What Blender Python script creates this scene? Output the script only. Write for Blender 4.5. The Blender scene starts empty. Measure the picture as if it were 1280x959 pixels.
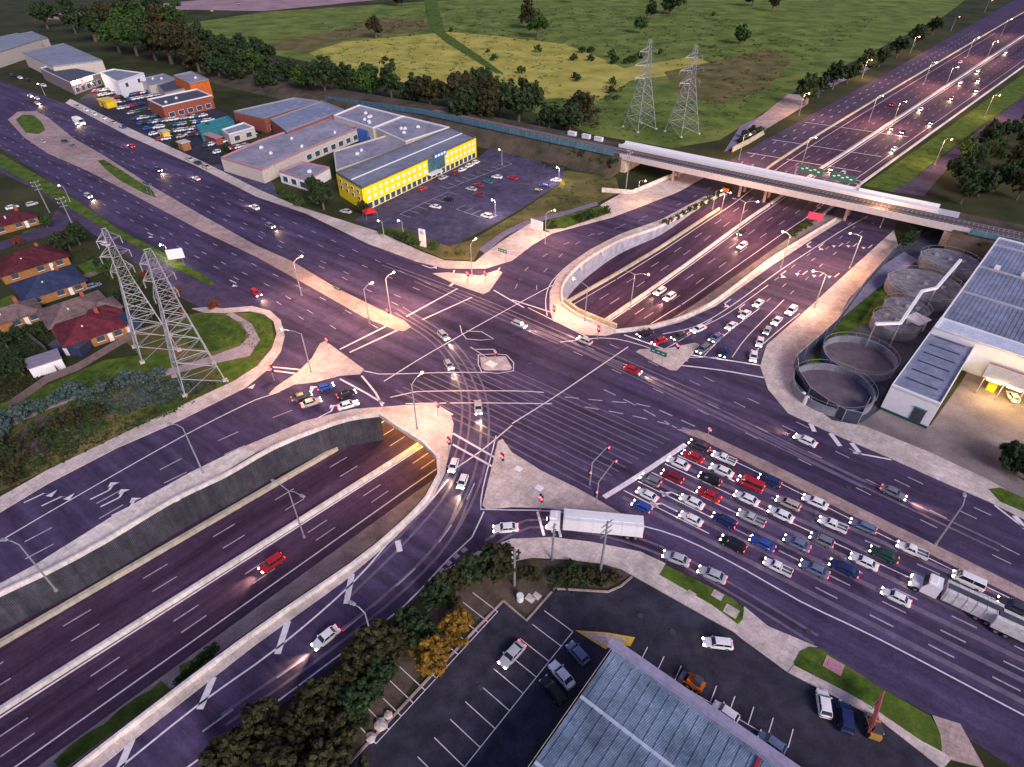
import bpy, bmesh, math, random
from mathutils import Vector, Matrix
from mathutils.geometry import tessellate_polygon
R = math.radians
random.seed(7)
S = bpy.context.scene
COL = S.collection
# ------------------------------------------------------------------ camera, sky, sun, exposure
CAM_F, CAM_TH, CAM_H = 755.0, R(38.2), 82.0
cd = bpy.data.cameras.new('camera'); cam = bpy.data.objects.new('camera', cd); COL.objects.link(cam)
cd.sensor_width = 36; cd.lens = CAM_F/1280*36; cd.clip_start = 1; cd.clip_end = 9000
cam.location = (0, 0, CAM_H); cam.rotation_euler = (R(90)-CAM_TH, 0, 0)
S.camera = cam
w = bpy.data.worlds.new('World'); S.world = w; w.use_nodes = True
nt = w.node_tree; nt.nodes.clear()
sky = nt.nodes.new('ShaderNodeTexSky'); sky.sky_type = 'NISHITA'; sky.sun_disc = False
sky.sun_elevation = R(32); sky.sun_rotation = R(150)
tint = nt.nodes.new('ShaderNodeMix'); tint.data_type = 'RGBA'; tint.blend_type = 'MULTIPLY'
tint.inputs[0].default_value = 1; tint.inputs[7].default_value = (1.0, .80, 1.0, 1)
bg = nt.nodes.new('ShaderNodeBackground'); bg.inputs[1].default_value = .088
wo = nt.nodes.new('ShaderNodeOutputWorld')
nt.links.new(sky.outputs[0], tint.inputs[6]); nt.links.new(tint.outputs[2], bg.inputs[0]); nt.links.new(bg.outputs[0], wo.inputs[0])
sd = bpy.data.lights.new('sun', 'SUN'); sd.energy = 2.0; sd.angle = R(24); sd.color = (1, .90, .84)
sun = bpy.data.objects.new('sun', sd); COL.objects.link(sun)
sun.rotation_euler = (R(58), 0, R(30))      # light from the south-east, low
S.view_settings.view_transform = 'Standard'; S.view_settings.look = 'None'
S.view_settings.gamma = 1; S.view_settings.use_curve_mapping = False
S.view_settings.exposure = 0.55
LAMP_W, BEAM_W = 6500, 2800

# ------------------------------------------------------------------ survey: photograph pixel -> ground point
cT, sT = math.cos(CAM_TH), math.sin(CAM_TH)
def P(px, py, z=0.0):
    u = (px-640)/CAM_F; v = (py-479.5)/CAM_F
    t = (CAM_H-z)/(sT+v*cT)
    return Vector((u*t, (cT-v*sT)*t, z))
CA, SA = math.cos(R(47.5)), math.sin(R(47.5))
def lerp(tab, s):
    if s <= tab[0][0]: return tab[0][1]
    for (a, va), (b, vb) in zip(tab, tab[1:]):
        if s <= b: return va+(vb-va)*(s-a)/(b-a)
    return tab[-1][1]
ZT = [(118, -6.5), (140, -5.2), (165, -3.1), (190, -1.0), (205, 0)]
def zf(s): return lerp(ZT, s)
MED = [(-120, 79), (-20, 78.5), (50, 76), (120, 75.4), (160, 73.6), (208, 72), (266, 72.8), (700, 72.3), (1500, 72)]
LEFT = [(-120, 93), (-20, 92.5), (50, 90), (120, 90), (163, 86), (205, 84), (253, 89), (303, 91), (406, 93), (800, 98)]
RIGHT = [(-120, 67.3), (45, 67), (112, 65.5), (143, 61.4), (180, 58), (208, 55.5), (258, 56), (558, 50.5), (1500, 48)]
def SO(s, off, dz=0.0):
    return Vector((s*CA-off*SA, s*SA+off*CA, zf(s)+dz))
def FP(px, py, dz=0):
    z = 0
    for i in range(50):
        p = P(px, py, z); z = .5*z+.5*zf(p.x*CA+p.y*SA)
    return Vector((p.x, p.y, z+dz))

# ------------------------------------------------------------------ materials
MATS = {}
def M(name, col, rough=.8, var=.25, scale=2.0, col2=None, metal=0.0, emit=None, estr=0, stretch=None, rot=0, bump=0, spec=None, wave=None):
    if name in MATS: return MATS[name]
    m = bpy.data.materials.new(name); m.use_nodes = True; MATS[name] = m
    n = m.node_tree.nodes; l = m.node_tree.links; b = n['Principled BSDF']
    b.inputs['Roughness'].default_value = rough; b.inputs['Metallic'].default_value = metal
    if spec is None and rough >= .65: spec = .12
    if spec is not None: b.inputs['Specular IOR Level'].default_value = spec
    c = (*col, 1)
    tc = n.new('ShaderNodeTexCoord'); mp = n.new('ShaderNodeMapping'); l.new(tc.outputs['Object'], mp.inputs[0])
    mp0 = mp
    if rot:
        mp.inputs['Rotation'].default_value = (0, 0, rot)
    if stretch:
        mp2 = n.new('ShaderNodeMapping'); mp2.inputs['Scale'].default_value = stretch
        l.new(mp.outputs[0], mp2.inputs[0]); mp0 = mp2
    nz = n.new('ShaderNodeTexNoise'); nz.inputs['Scale'].default_value = scale; nz.inputs['Detail'].default_value = 6
    nz.inputs['Roughness'].default_value = .65
    l.new(mp0.outputs[0], nz.inputs['Vector'])
    rp = n.new('ShaderNodeValToRGB'); rp.color_ramp.elements[0].position = .3; rp.color_ramp.elements[1].position = .7
    k = 1-var; rp.color_ramp.elements[0].color = (col[0]*k, col[1]*k, col[2]*k, 1)
    q = col2 if col2 else tuple(min(1, x*(1+var)) for x in col)
    rp.color_ramp.elements[1].color = (*q, 1)
    l.new(nz.outputs['Fac'], rp.inputs[0])
    out = rp.outputs[0]
    if stretch or scale < 1:   # fine grain over the broad pattern
        n2 = n.new('ShaderNodeTexNoise'); n2.inputs['Scale'].default_value = 2.6; n2.inputs['Detail'].default_value = 4
        l.new(tc.outputs['Object'], n2.inputs['Vector'])
        mx = n.new('ShaderNodeMix'); mx.data_type = 'RGBA'; mx.blend_type = 'MULTIPLY'; mx.inputs[0].default_value = 1
        r2 = n.new('ShaderNodeValToRGB'); r2.color_ramp.elements[0].color = (.86, .86, .86, 1); r2.color_ramp.elements[1].color = (1.12, 1.12, 1.12, 1)
        r2.color_ramp.elements[0].position = .35; r2.color_ramp.elements[1].position = .65
        l.new(n2.outputs['Fac'], r2.inputs[0]); l.new(out, mx.inputs[6]); l.new(r2.outputs[0], mx.inputs[7]); out = mx.outputs[2]
    if wave:
        wv = n.new('ShaderNodeTexWave'); wv.inputs['Scale'].default_value = wave; wv.inputs['Distortion'].default_value = .3
        wv.inputs['Detail'].default_value = 1
        l.new(mp.outputs[0], wv.inputs['Vector'])
        mx = n.new('ShaderNodeMix'); mx.data_type = 'RGBA'; mx.blend_type = 'MULTIPLY'; mx.inputs[0].default_value = 1
        r2 = n.new('ShaderNodeValToRGB'); r2.color_ramp.elements[0].color = (.62, .62, .62, 1); r2.color_ramp.elements[1].color = (1.15, 1.15, 1.15, 1)
        l.new(wv.outputs['Fac'], r2.inputs[0]); l.new(out, mx.inputs[6]); l.new(r2.outputs[0], mx.inputs[7]); out = mx.outputs[2]
    if name.startswith(('asphalt', 'concrete', 'roof', 'retaining')):
        for sc, lo, hi, p0, p1 in ((.045, .84, 1.14, .36, .64), (.5, .88, 1.08, .40, .60)):
            n3 = n.new('ShaderNodeTexNoise'); n3.inputs['Scale'].default_value = sc; n3.inputs['Detail'].default_value = 5; n3.inputs['Distortion'].default_value = .6
            l.new(tc.outputs['Object'], n3.inputs['Vector'])
            mx = n.new('ShaderNodeMix'); mx.data_type = 'RGBA'; mx.blend_type = 'MULTIPLY'; mx.inputs[0].default_value = 1
            r3 = n.new('ShaderNodeValToRGB'); r3.color_ramp.elements[0].color = (lo, lo, lo, 1); r3.color_ramp.elements[1].color = (hi, hi, hi, 1); r3.color_ramp.elements[0].position = p0; r3.color_ramp.elements[1].position = p1
            l.new(n3.outputs['Fac'], r3.inputs[0]); l.new(out, mx.inputs[6]); l.new(r3.outputs[0], mx.inputs[7]); out = mx.outputs[2]
    if name.startswith(('concrete', 'retaining')):   # panel joints
        bk = n.new('ShaderNodeTexBrick'); bk.inputs['Scale'].default_value = .22; bk.inputs['Mortar Size'].default_value = .009; bk.offset = 0
        bk.inputs['Color1'].default_value = (1, 1, 1, 1); bk.inputs['Color2'].default_value = (.94, .94, .94, 1); bk.inputs['Mortar'].default_value = (.80, .78, .76, 1)
        m5 = n.new('ShaderNodeMapping'); m5.inputs['Rotation'].default_value = (0, 0, R(36.5)); l.new(tc.outputs['Object'], m5.inputs[0]); l.new(m5.outputs[0], bk.inputs['Vector'])
        mx = n.new('ShaderNodeMix'); mx.data_type = 'RGBA'; mx.blend_type = 'MULTIPLY'; mx.inputs[0].default_value = 1
        l.new(out, mx.inputs[6]); l.new(bk.outputs['Color'], mx.inputs[7]); out = mx.outputs[2]
    l.new(out, b.inputs['Base Color'])
    if bump:
        bp = n.new('ShaderNodeBump'); bp.inputs['Strength'].default_value = bump; bp.inputs['Distance'].default_value = .3
        l.new(nz.outputs['Fac'], bp.inputs['Height']); l.new(bp.outputs[0], b.inputs['Normal'])
    if emit:
        b.inputs['Emission Color'].default_value = (*emit, 1); b.inputs['Emission Strength'].default_value = estr
    return m
asph = M('asphalt_highway', (.070, .050, .106), .75, .55, .35, stretch=(.06, .9, 1), rot=R(36.5))
asphF = M('asphalt_freeway', (.068, .037, .074), .75, .6, .35, stretch=(.03, 1.1, 1), rot=R(-47.5))
asphR = M('asphalt_ramp', (.078, .056, .105), .8, .35, .3)
asphP = M('asphalt_carpark', (.040, .038, .058), .85, .35, .25)
asphPy = M('asphalt_carpark_pale', (.085, .074, .13), .85, .3, .25)
conc = M('concrete_paving', (.60, .51, .48), .85, .14, .3)
conc2 = M('concrete_median', (.42, .31, .29), .85, .2, .3)
concB = M('concrete_barrier', (.70, .64, .60), .8, .2, 1.2)
concY = M('concrete_barrier_cream', (.50, .45, .36), .8, .2, 1.2)
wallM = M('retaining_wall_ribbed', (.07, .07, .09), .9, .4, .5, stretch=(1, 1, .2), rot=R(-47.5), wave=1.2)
gravel = M('yard_gravel', (.19, .155, .16), .95, .3, .12, col2=(.30, .25, .25))
grassD = M('grass_dark', (.026, .042, .016), 1, .45, .03, col2=(.07, .075, .032))
grassB = M('grass_bright', (.045, .115, .016), 1, .45, .3, col2=(.13, .19, .03))
grassY = M('grass_yellow', (.36, .37, .05), 1, .35, .05, col2=(.55, .47, .12))
grassO = M('grass_olive', (.10, .13, .03), 1, .45, .08, col2=(.22, .17, .07))
grassM = M('grass_field', (.09, .19, .03), 1, .5, .05, col2=(.22, .26, .06))
dirt = M('bare_earth', (.13, .09, .075), 1, .35, .2)
mulch = M('mulch_purple', (.12, .075, .10), 1, .35, .4)
paint = M('road_paint', (.72, .66, .72), .6, .22, 1.5)
paintY = M('yellow_paint', (.72, .45, .06), .7, .25, 1.5)
wear = M('polished_wheel_track', (.145, .112, .17), .6, .3, .5)
leafs = [M('leaf_dark', (.018, .038, .018), .7, .5, .35, col2=(.05, .085, .032)),
         M('leaf_olive', (.028, .034, .016), .7, .5, .35, col2=(.070, .066, .027)),
         M('leaf_amber', (.16, .085, .012), .7, .4, .4, col2=(.34, .19, .03)),
         M('leaf_green', (.03, .07, .018), .7, .4, .4, col2=(.07, .13, .03)),
         M('leaf_blue', (.05, .09, .09), .7, .4, .4, col2=(.11, .16, .14)),
         M('leaf_rust', (.16, .05, .02), .7, .4, .4)]
bark = M('bark', (.13, .095, .075), .9, .4, 3)
steel = M('galvanised_steel', (.36, .38, .41), .5, .15, 1, metal=.4)
steelD = M('dark_steel', (.10, .10, .12), .6, .2, 1)
rubber = M('tyre_rubber', (.02, .02, .022), .9, .1)
rimM = M('wheel_rim', (.45, .45, .47), .35, .1, metal=.7)
glass = M('car_glass', (.015, .022, .035), .12, .1)
wglass = M('window_glass', (.05, .08, .12), .15, .3, 1)
headOn = M('headlight_lit', (.9, .9, .85), .3, 0, emit=(1, .88, .66), estr=26)
tailOn = M('tail_light_lit', (.6, .02, .02), .3, 0, emit=(1, .05, .03), estr=9)
headOff = M('headlight_glass', (.6, .62, .65), .15, .1)
tailOff = M('tail_light_red', (.35, .01, .01), .3, .1)
lampOn = M('street_lamp_lit', (.9, .8, .6), .3, 0, emit=(1, .58, .26), estr=22)
lampOnW = M('lamp_lit_white', (.9, .9, .9), .3, 0, emit=(1, .9, .95), estr=25)
redOn = M('signal_red_lit', (.6, .02, .02), .3, 0, emit=(1, .03, .05), estr=14)
greenSign = M('green_sign', (.01, .13, .09), .5, .1)
white = M('white_panel', (.80, .80, .82), .5, .06)
black = M('black_panel', (.02, .02, .02), .5, .1)
CARCOL = {'white': (.82, .82, .84), 'silver': (.50, .51, .54), 'grey': (.20, .21, .25), 'charcoal': (.055, .06, .075), 'black': (.018, .018, .022),
          'navy': (.02, .035, .13), 'blue': (.03, .09, .42), 'red': (.50, .02, .03), 'maroon': (.24, .015, .04), 'beige': (.52, .44, .38), 'teal': (.04, .22, .25), 'slate blue': (.16, .20, .33), 'yellow': (.7, .5, .03), 'dark green': (.02, .07, .05)}
def paintcar(c): return M('car_paint_'+c.replace(' ', '_'), CARCOL[c], .25, .05, 2, metal=.0 if c == 'white' else .12)

# ------------------------------------------------------------------ mesh helpers
def link(name, me, parent=None, loc=None, rz=0):
    o = bpy.data.objects.new(name, me); COL.objects.link(o)
    if parent: o.parent = parent
    if loc is not None: o.location = loc
    if rz: o.rotation_euler = (0, 0, rz)
    return o
def tag(o, label=None, cat=None, group=None, kind=None):
    if label: o['label'] = label
    if cat: o['category'] = cat
    if group: o['group'] = group
    if kind: o['kind'] = kind
    return o
def empty(name, loc, rz=0):
    o = link(name, None, None, loc, rz); o.empty_display_size = .5; return o
class MB:
    def __init__(s): s.v = []; s.f = []; s.mi = []; s.m = 0
    def add(s, vs, fs):
        b = len(s.v); s.v += [tuple(p) for p in vs]
        for f in fs: s.f.append([b+i for i in f]); s.mi.append(s.m)
        return s
    def box(s, c, d, rz=0, taper=1.0):
        x, y, z = [q/2 for q in d]; vs = []
        cr, sr = math.cos(rz), math.sin(rz)
        for sz in (-1, 1):
            k = 1 if sz < 0 else taper
            for sx, sy in ((-1, -1), (1, -1), (1, 1), (-1, 1)):
                a, b = sx*x*k, sy*y*k
                vs.append((c[0]+a*cr-b*sr, c[1]+a*sr+b*cr, c[2]+sz*z))
        return s.add(vs, [(3, 2, 1, 0), (4, 5, 6, 7), (0, 1, 5, 4), (1, 2, 6, 5), (2, 3, 7, 6), (3, 0, 4, 7)])
    def tube(s, a, b, r0, r1=None, n=6, cap=True):
        a = Vector(a); b = Vector(b); r1 = r0 if r1 is None else r1
        d = (b-a).normalized(); u = d.orthogonal().normalized(); w_ = d.cross(u)
        vs = []
        for p, r in ((a, r0), (b, r1)):
            for i in range(n):
                t = 2*math.pi*i/n; vs.append(p+u*(r*math.cos(t))+w_*(r*math.sin(t)))
        fs = [(i, (i+1) % n, n+(i+1) % n, n+i) for i in range(n)]
        if cap: fs += [tuple(range(n))[::-1], tuple(range(n, 2*n))]
        return s.add(vs, fs)
    def prism(s, poly, z0, z1, holes=()):
        loops = [[Vector((p[0], p[1], 0)) for p in poly]]+[[Vector((p[0], p[1], 0)) for p in h] for h in holes]
        tr = tessellate_polygon(loops); allp = [p for l in loops for p in l]
        def up(t):
            a, b, c = [allp[i] for i in t]
            return t if (b-a).cross(c-a).z > 0 else (t[0], t[2], t[1])
        tr = [up(t) for t in tr]
        s.add([(p.x, p.y, z1) for p in allp], tr)
        if z0 < z1-1e-6:
            for l in loops:
                n = len(l)
                ar = sum(l[i].x*l[(i+1) % n].y-l[(i+1) % n].x*l[i].y for i in range(n))
                q = list(l) if ar > 0 else list(reversed(l))
                if l is not loops[0]: q.reverse()
                s.add([(p.x, p.y, z0) for p in q]+[(p.x, p.y, z1) for p in q], [(i, (i+1) % n, n+(i+1) % n, n+i) for i in range(n)])
        return s
    def build(s, name, mats, parent=None, loc=None, rz=0, smooth=False):
        me = bpy.data.meshes.new(name); me.from_pydata(s.v, [], s.f)
        for m in (mats if isinstance(mats, (list, tuple)) else [mats]): me.materials.append(m)
        for p, i in zip(me.polygons, s.mi): p.material_index = i; p.use_smooth = smooth
        me.update()
        return link(name, me, parent, loc, rz)
def curve(pts, step=3.0):
    """smooth (Catmull-Rom) line through world points"""
    pts = [Vector(p) for p in pts]
    if len(pts) < 3: 
        n = max(1, int((pts[1]-pts[0]).length/step)); return [pts[0].lerp(pts[1], i/n) for i in range(n+1)]
    q = [pts[0]*2-pts[1]]+pts+[pts[-1]*2-pts[-2]]; out = []
    for i in range(1, len(q)-2):
        a, b, c, d = q[i-1:i+3]; n = max(1, min(60, int((c-b).length/step)))
        for k in range(n):
            t = k/n
            out.append(.5*((2*b)+(c-a)*t+(2*a-5*b+4*c-d)*t*t+(3*b-a-3*c+d)*t**3))
    out.append(pts[-1]); return out
def normals(pts):
    r = []
    for i in range(len(pts)):
        d = pts[min(i+1, len(pts)-1)]-pts[max(i-1, 0)]; d.z = 0; d.normalize(); r.append(Vector((-d.y, d.x, 0)))
    return r
def ribbon(mb, pts, wd, dz=0.0, h=0.0):
    """flat band along a line, or with h>0 a wall of that height and width"""
    ns = normals(pts); n = len(pts)
    up = Vector((0, 0, dz))
    if h <= 0:
        vs = []
        for p, q in zip(pts, ns): vs += [p+q*wd/2+up, p-q*wd/2+up]
        mb.add(vs, [(2*i, 2*i+1, 2*i+3, 2*i+2) for i in range(n-1)])
    else:
        vs = []
        for p, q in zip(pts, ns): vs += [p+q*wd/2+up, p-q*wd/2+up, p-q*wd/2*.8+up+Vector((0, 0, h)), p+q*wd/2*.8+up+Vector((0, 0, h))]
        fs = []
        for i in range(n-1):
            a, b = 4*i, 4*i+4
            fs += [(a+1, b+1, b+2, a+2), (a+2, b+2, b+3, a+3), (a+3, b+3, b, a)]
        fs += [(0, 1, 2, 3), (4*n-1, 4*n-2, 4*n-3, 4*n-4)]
        mb.add(vs, fs)
def dashes(mb, pts, wd, on, off, dz):
    d = [0]
    for a, b in zip(pts, pts[1:]): d.append(d[-1]+(b-a).length)
    def at(s):
        for i in range(len(d)-1):
            if s <= d[i+1]: return pts[i].lerp(pts[i+1], (s-d[i])/max(1e-6, d[i+1]-d[i]))
        return pts[-1]
    s = off*.5
    while s+on < d[-1]:
        ribbon(mb, [at(s), at(s+on)], wd, dz); s += on+off
def W(pts, z=0.0): return [P(a, b, z) for a, b in pts]
def sheet(name, px, mat, z, holes=(), kind='structure', world=False, z0=None):
    mb = MB(); mb.prism(px if world else W(px), z if z0 is None else z0, z, [W(h) for h in holes])
    o = mb.build(name, mat); o['kind'] = kind; return o

# ------------------------------------------------------------------ ground
RIM_S_NW = [(-170, 832), (0, 745), (60, 717), (131, 679), (219, 626), (280, 597), (341, 562), (394, 540), (435, 526), (475, 520)]
RIM_S_M = [(475, 520), (495, 534), (530, 556), (547, 574)]
RIM_S_SE = [(547, 574), (548, 592), (533, 620), (505, 650), (472, 679), (438, 705), (350, 765), (263, 828), (162, 905), (95, 957), (-60, 1082)]
RIM_N_L = [(905, 243), (870, 260), (826, 284), (775, 302), (735, 325), (712, 345), (702, 362), (703, 378)]
RIM_N_M = [(703, 378), (722, 392), (745, 402), (770, 412)]
RIM_N_R = [(770, 412), (810, 407), (847, 397), (890, 377), (960, 325), (1010, 293), (1045, 272)]
holeS = RIM_S_NW+RIM_S_M[1:]+RIM_S_SE[1:]+[(-330, 1082)]
holeN = RIM_N_L+RIM_N_M[1:]+RIM_N_R[1:]
mb = MB()
mb.prism([(-2500, -300), (2500, -300), (2500, 3600), (-2500, 3600)], -.06, -.06, [W(holeS), W(holeN)])
mb.build('ground', grassD)['kind'] = 'structure'
main_px = [(-150, 45), (0, 100), (82, 130), (160, 170), (250, 210), (320, 246), (382, 267), (460, 305), (520, 327), (557, 336), (607, 336), (640, 326), (665, 307), (690, 292), (765, 272), (805, 257), (848, 240), (880, 222), (905, 205),
           (960, 173), (1075, 110), (1160, 62), (1300, -18), (1420, -18), (1300, 68), (1177, 158), (1077, 228), (1060, 245), (1125, 270), (1117, 288), (1060, 340), (1000, 395), (958, 432), (950, 458), (960, 487), (985, 517), (1035, 540), (1110, 572), (1172, 600), (1235, 627), (1290, 655), (1420, 715),
           (1420, 1050), (1290, 975), (1165, 894), (1100, 859), (1022, 809), (960, 783), (925, 755), (880, 728), (832, 705), (800, 690), (740, 678), (690, 672), (640, 674), (600, 688), (570, 706), (545, 724), (505, 764), (457, 801), (382, 859), (320, 906), (240, 965), (60, 1100)]
main = W(main_px)+W([(-60, 1082)]+RIM_S_SE[::-1][1:]+RIM_S_M[::-1][1:]+RIM_S_NW[::-1][1:]+[(-170, 735), (0, 640), (60, 604), (145, 560), (225, 525), (307, 484), (333, 462), (350, 440), (355, 420), (351, 402), (338, 390), (315, 384), (280, 388), (262, 376), (265, 352), (207, 315), (150, 287), (82, 240), (0, 185), (-150, 110)])
mb = MB(); mb.prism(main, 0, 0, [W(holeN)]); mb.build('crossroad', asph)['kind'] = 'structure'
# freeway ribbon, sunk under the crossroad
mb = MB(); vs = []; ss = list(range(-110, 700, 6))+list(range(700, 1500, 60))
for s in ss: vs += [SO(s, lerp(LEFT, s)+(11 if s < 203 else 6) if s < 216 else lerp(LEFT, s), .02), SO(s, lerp(RIGHT, s)-.2, .02)]
mb.add(vs, [(2*i+1, 2*i+3, 2*i+2, 2*i) for i in range(len(ss)-1)]); mb.build('freeway', asphF)['kind'] = 'structure'
# far left carriageway beyond the bridge is a little darker old asphalt
mb = MB(); vs = []
for s in ss:
    if s > 225: vs += [SO(s, lerp([(225, 103), (288, 106), (418, 109), (578, 113), (1500, 118)], s), .03), SO(s, lerp(LEFT, s)+.8, .03)]
mb.add(vs, [(2*i+1, 2*i+3, 2*i+2, 2*i) for i in range(len(vs)//2-1)]); mb.build('ramp_road', asphR)['kind'] = 'structure'
# verge inside trenches
mb = MB()
vs = []
for s in range(-110, 62, 5): vs += [SO(s, lerp(RIGHT, s)-.2, .03), SO(s, lerp(RIGHT, s)-2.2, .15), SO(s, lerp(RIGHT, s)-9, 1.1)]
mb.add(vs, [q for i in range(len(vs)//3-1) for q in ((3*i, 3*i+1, 3*i+4, 3*i+3), (3*i+1, 3*i+2, 3*i+5, 3*i+4))]); 
vs = []
for s in range(118, 222, 4): vs += [SO(s, lerp(RIGHT, s)-.2, .03), SO(s, lerp(RIGHT, s)-2.2, .10), SO(s, lerp(RIGHT, s)-(9 if s < 200 else 5), .10)]
mb.add(vs, [q for i in range(len(vs)//3-1) for q in ((3*i, 3*i+1, 3*i+4, 3*i+3), (3*i+1, 3*i+2, 3*i+5, 3*i+4))])
mb.build('verge', M('gravel_verge', (.30, .25, .25), .95, .35, .3))['kind'] = 'structure'
mb = MB()
for s0, s1 in ((-38, -22), (-17, -3), (-1, 3)):
    a = [SO(s, lerp(RIGHT, s)-2.6-.3*math.sin(s), .25) for s in range(s0, s1+1, 2)]; ribbon(mb, a, 3.4, .05)
mb.build('verge_grass', grassB)['kind'] = 'structure'

sheet('service_road', [(-60, 175), (30, 222), (62, 240), (105, 267), (140, 287), (207, 325), (250, 346), (283, 360), (290, 384), (255, 387), (225, 372), (200, 350), (170, 330), (150, 314), (112, 290), (80, 262), (50, 240), (-60, 185)], asphR, .015)
sheet('side_street', [(-60, 322), (0, 303), (62, 280), (70, 262), (95, 275), (85, 288), (0, 313), (-60, 335)], asphR, .012)
sheet('car_park', [(443, 275), (478, 290), (500, 300), (560, 311), (600, 290), (660, 256), (705, 225), (706, 210), (655, 197), (612, 186), (598, 196), (520, 232), (470, 257)], asphPy, -.01)
sheet('delivery_yard', [(195, 250), (270, 205), (330, 212), (345, 235), (350, 258), (300, 238)], asphPy, -.014)
sheet('dealer_yard', [(95, 128), (120, 108), (190, 100), (300, 150), (290, 200), (330, 235), (250, 205), (150, 160)], asphP, -.02)
sheet('parking_lot', [(340, 1060), (435, 957), (629, 751), (658, 776), (662, 773), (693, 736), (760, 740), (788, 721), (800, 726), (896, 779), (925, 790), (985, 840), (1100, 900), (1180, 960), (1300, 1040), (1300, 1150), (340, 1150)], asphP, -.012)
sheet('yard', [(1035, 541), (1078, 528), (1108, 506), (1163, 532), (1200, 480), (1230, 430), (1420, 470), (1420, 640), (1290, 655), (1235, 627), (1172, 600), (1110, 572)], gravel, -.012)
sheet('tank_yard', [(992, 457), (1042, 412), (1117, 317), (1150, 288), (1250, 290), (1240, 310), (1172, 402), (1112, 480), (1085, 533), (1050, 528), (1010, 510)], M('tank_yard_ground', (.07, .075, .10), .95, .4, .2), -.02)
sheet('plant_lawn', [(1032, 425), (1100, 345), (1128, 348), (1115, 380), (1090, 400), (1062, 416), (1020, 460), (1000, 470)], grassB, -.008)
sheet('access_path', [(1060, 360), (1130, 315), (1148, 325), (1095, 362), (1040, 408), (1030, 410)], M('purple_path', (.27, .24, .34), .9, .2, .5), 0.01)
# fields
sheet('field_upper', [(230, 30), (330, 15), (560, 0), (900, -30), (1300, -70), (1180, 20), (1010, 105), (900, 175), (840, 185), (740, 168), (640, 130), (450, 90), (300, 60)], grassM, -.045)
sheet('field_yellow', [(385, 66), (430, 52), (520, 44), (560, 40), (620, 45), (705, 55), (730, 64), (780, 85), (870, 70), (885, 78), (860, 92), (790, 100), (740, 130), (700, 122), (640, 128), (570, 130), (555, 105), (540, 110), (440, 90)], grassY, -.035)
sheet('field_olive', [(300, 62), (330, 55), (420, 38), (470, 22), (530, 25), (540, 38), (430, 50), (385, 64)], grassO, -.035)
sheet('field_scrub', [(830, 90), (960, 62), (990, 75), (960, 110), (900, 130), (850, 120)], grassO, -.03)
sheet('field_band', [(530, 0), (546, 0), (556, 40), (600, 70), (630, 92), (620, 92), (560, 55), (535, 35)], grassB, -.02)
sheet('dirt_track', [(60, 18), (250, 0), (470, -8), (470, 0), (330, 14), (230, 12), (150, 26), (60, 24)], M('pink_earth', (.33, .22, .25), .95, .3, .05), -.02)
sheet('park_lawn', [(150, 420), (215, 398), (262, 388), (320, 392), (338, 405), (342, 430), (325, 455), (300, 478), (225, 516), (140, 550), (60, 588), (-60, 640), (-60, 560), (0, 520), (60, 495), (130, 480), (180, 450)], grassO, -.04)
sheet('park_lawn', [(215, 402), (262, 390), (290, 396), (308, 415), (305, 428), (265, 440), (235, 432), (222, 420)], grassB, -.03)
sheet('park_lawn', [(75, 475), (130, 450), (205, 440), (225, 455), (200, 470), (90, 490), (0, 520), (0, 505)], grassB, -.03)
sheet('park_lawn', [(318, 388), (338, 397), (343, 425), (328, 445), (318, 440), (322, 415), (305, 395)], grassB, -.025)
sheet('park_lawn', [(268, 450), (318, 448), (322, 456), (296, 474), (270, 486)], grassB, -.025)
sheet('mulch_bed', [(20, 545), (40, 525), (90, 510), (130, 500), (142, 515), (120, 535), (75, 550), (50, 572), (25, 575)], mulch, -.028)
sheet('path', [(-40, 552), (0, 530), (60, 503), (130, 478), (215, 460), (268, 444), (300, 432), (312, 420), (302, 405), (282, 393), (290, 390), (315, 405), (325, 425), (312, 445), (270, 454), (215, 468), (130, 487), (60, 512), (0, 540), (-40, 562)], M('path_paving', (.38, .32, .34), .9, .2, .5), -.015)
sheet('garden_lawn', [(97, 332), (130, 318), (145, 330), (112, 348)], grassB, -.02)
sheet('garden_lawn', [(0, 375), (15, 368), (28, 380), (0, 392)], grassB, -.02)
sheet('garden_lawn', [(28, 290), (44, 285), (52, 292), (34, 302)], grassB, -.02)
sheet('verge_strip', [(-60, 165), (0, 192), (60, 226), (82, 241), (150, 288), (207, 317), (255, 344), (268, 354), (262, 357), (207, 330), (140, 291), (100, 268), (62, 245), (0, 208), (-60, 180)], grassB, .1, z0=0)
sheet('verge_bank', [(470, 290), (500, 283), (530, 296), (560, 308), (590, 300), (650, 265), (700, 230), (706, 213), (770, 222), (775, 240), (745, 255), (700, 268), (660, 277), (630, 290), (600, 312), (592, 326), (555, 324), (500, 300)], grassO, -.008)
sheet('bank_planting', [(680, 287), (690, 270), (720, 262), (760, 257), (770, 268), (700, 288)], grassB, .02)
sheet('tree_bank', [(440, 950), (560, 800), (629, 753), (660, 768), (700, 732), (760, 735), (790, 718), (770, 706), (700, 698), (640, 704), (600, 716), (530, 770), (330, 920), (220, 1010), (340, 1100)], M('bark_mulch', (.10, .075, .06), 1, .4, .3), -.03)
sheet('roadside_lawn', [(1080, 232), (1178, 165), (1300, 78), (1300, 108), (1235, 150), (1130, 232), (1115, 240)], grassB, -.01)
sheet('far_side_road', [(1115, 240), (1130, 232), (1190, 187), (1245, 148), (1310, 95), (1330, 110), (1250, 165), (1180, 215), (1155, 245)], asphR, 0.0)
sheet('path', [(905, 190), (925, 158), (960, 140), (1010, 112), (1060, 92), (1090, 78), (1094, 83), (1015, 120), (965, 146), (930, 165), (918, 185)], M('purple_path2', (.22, .2, .30), .9, .2, .5), -.005)
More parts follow.
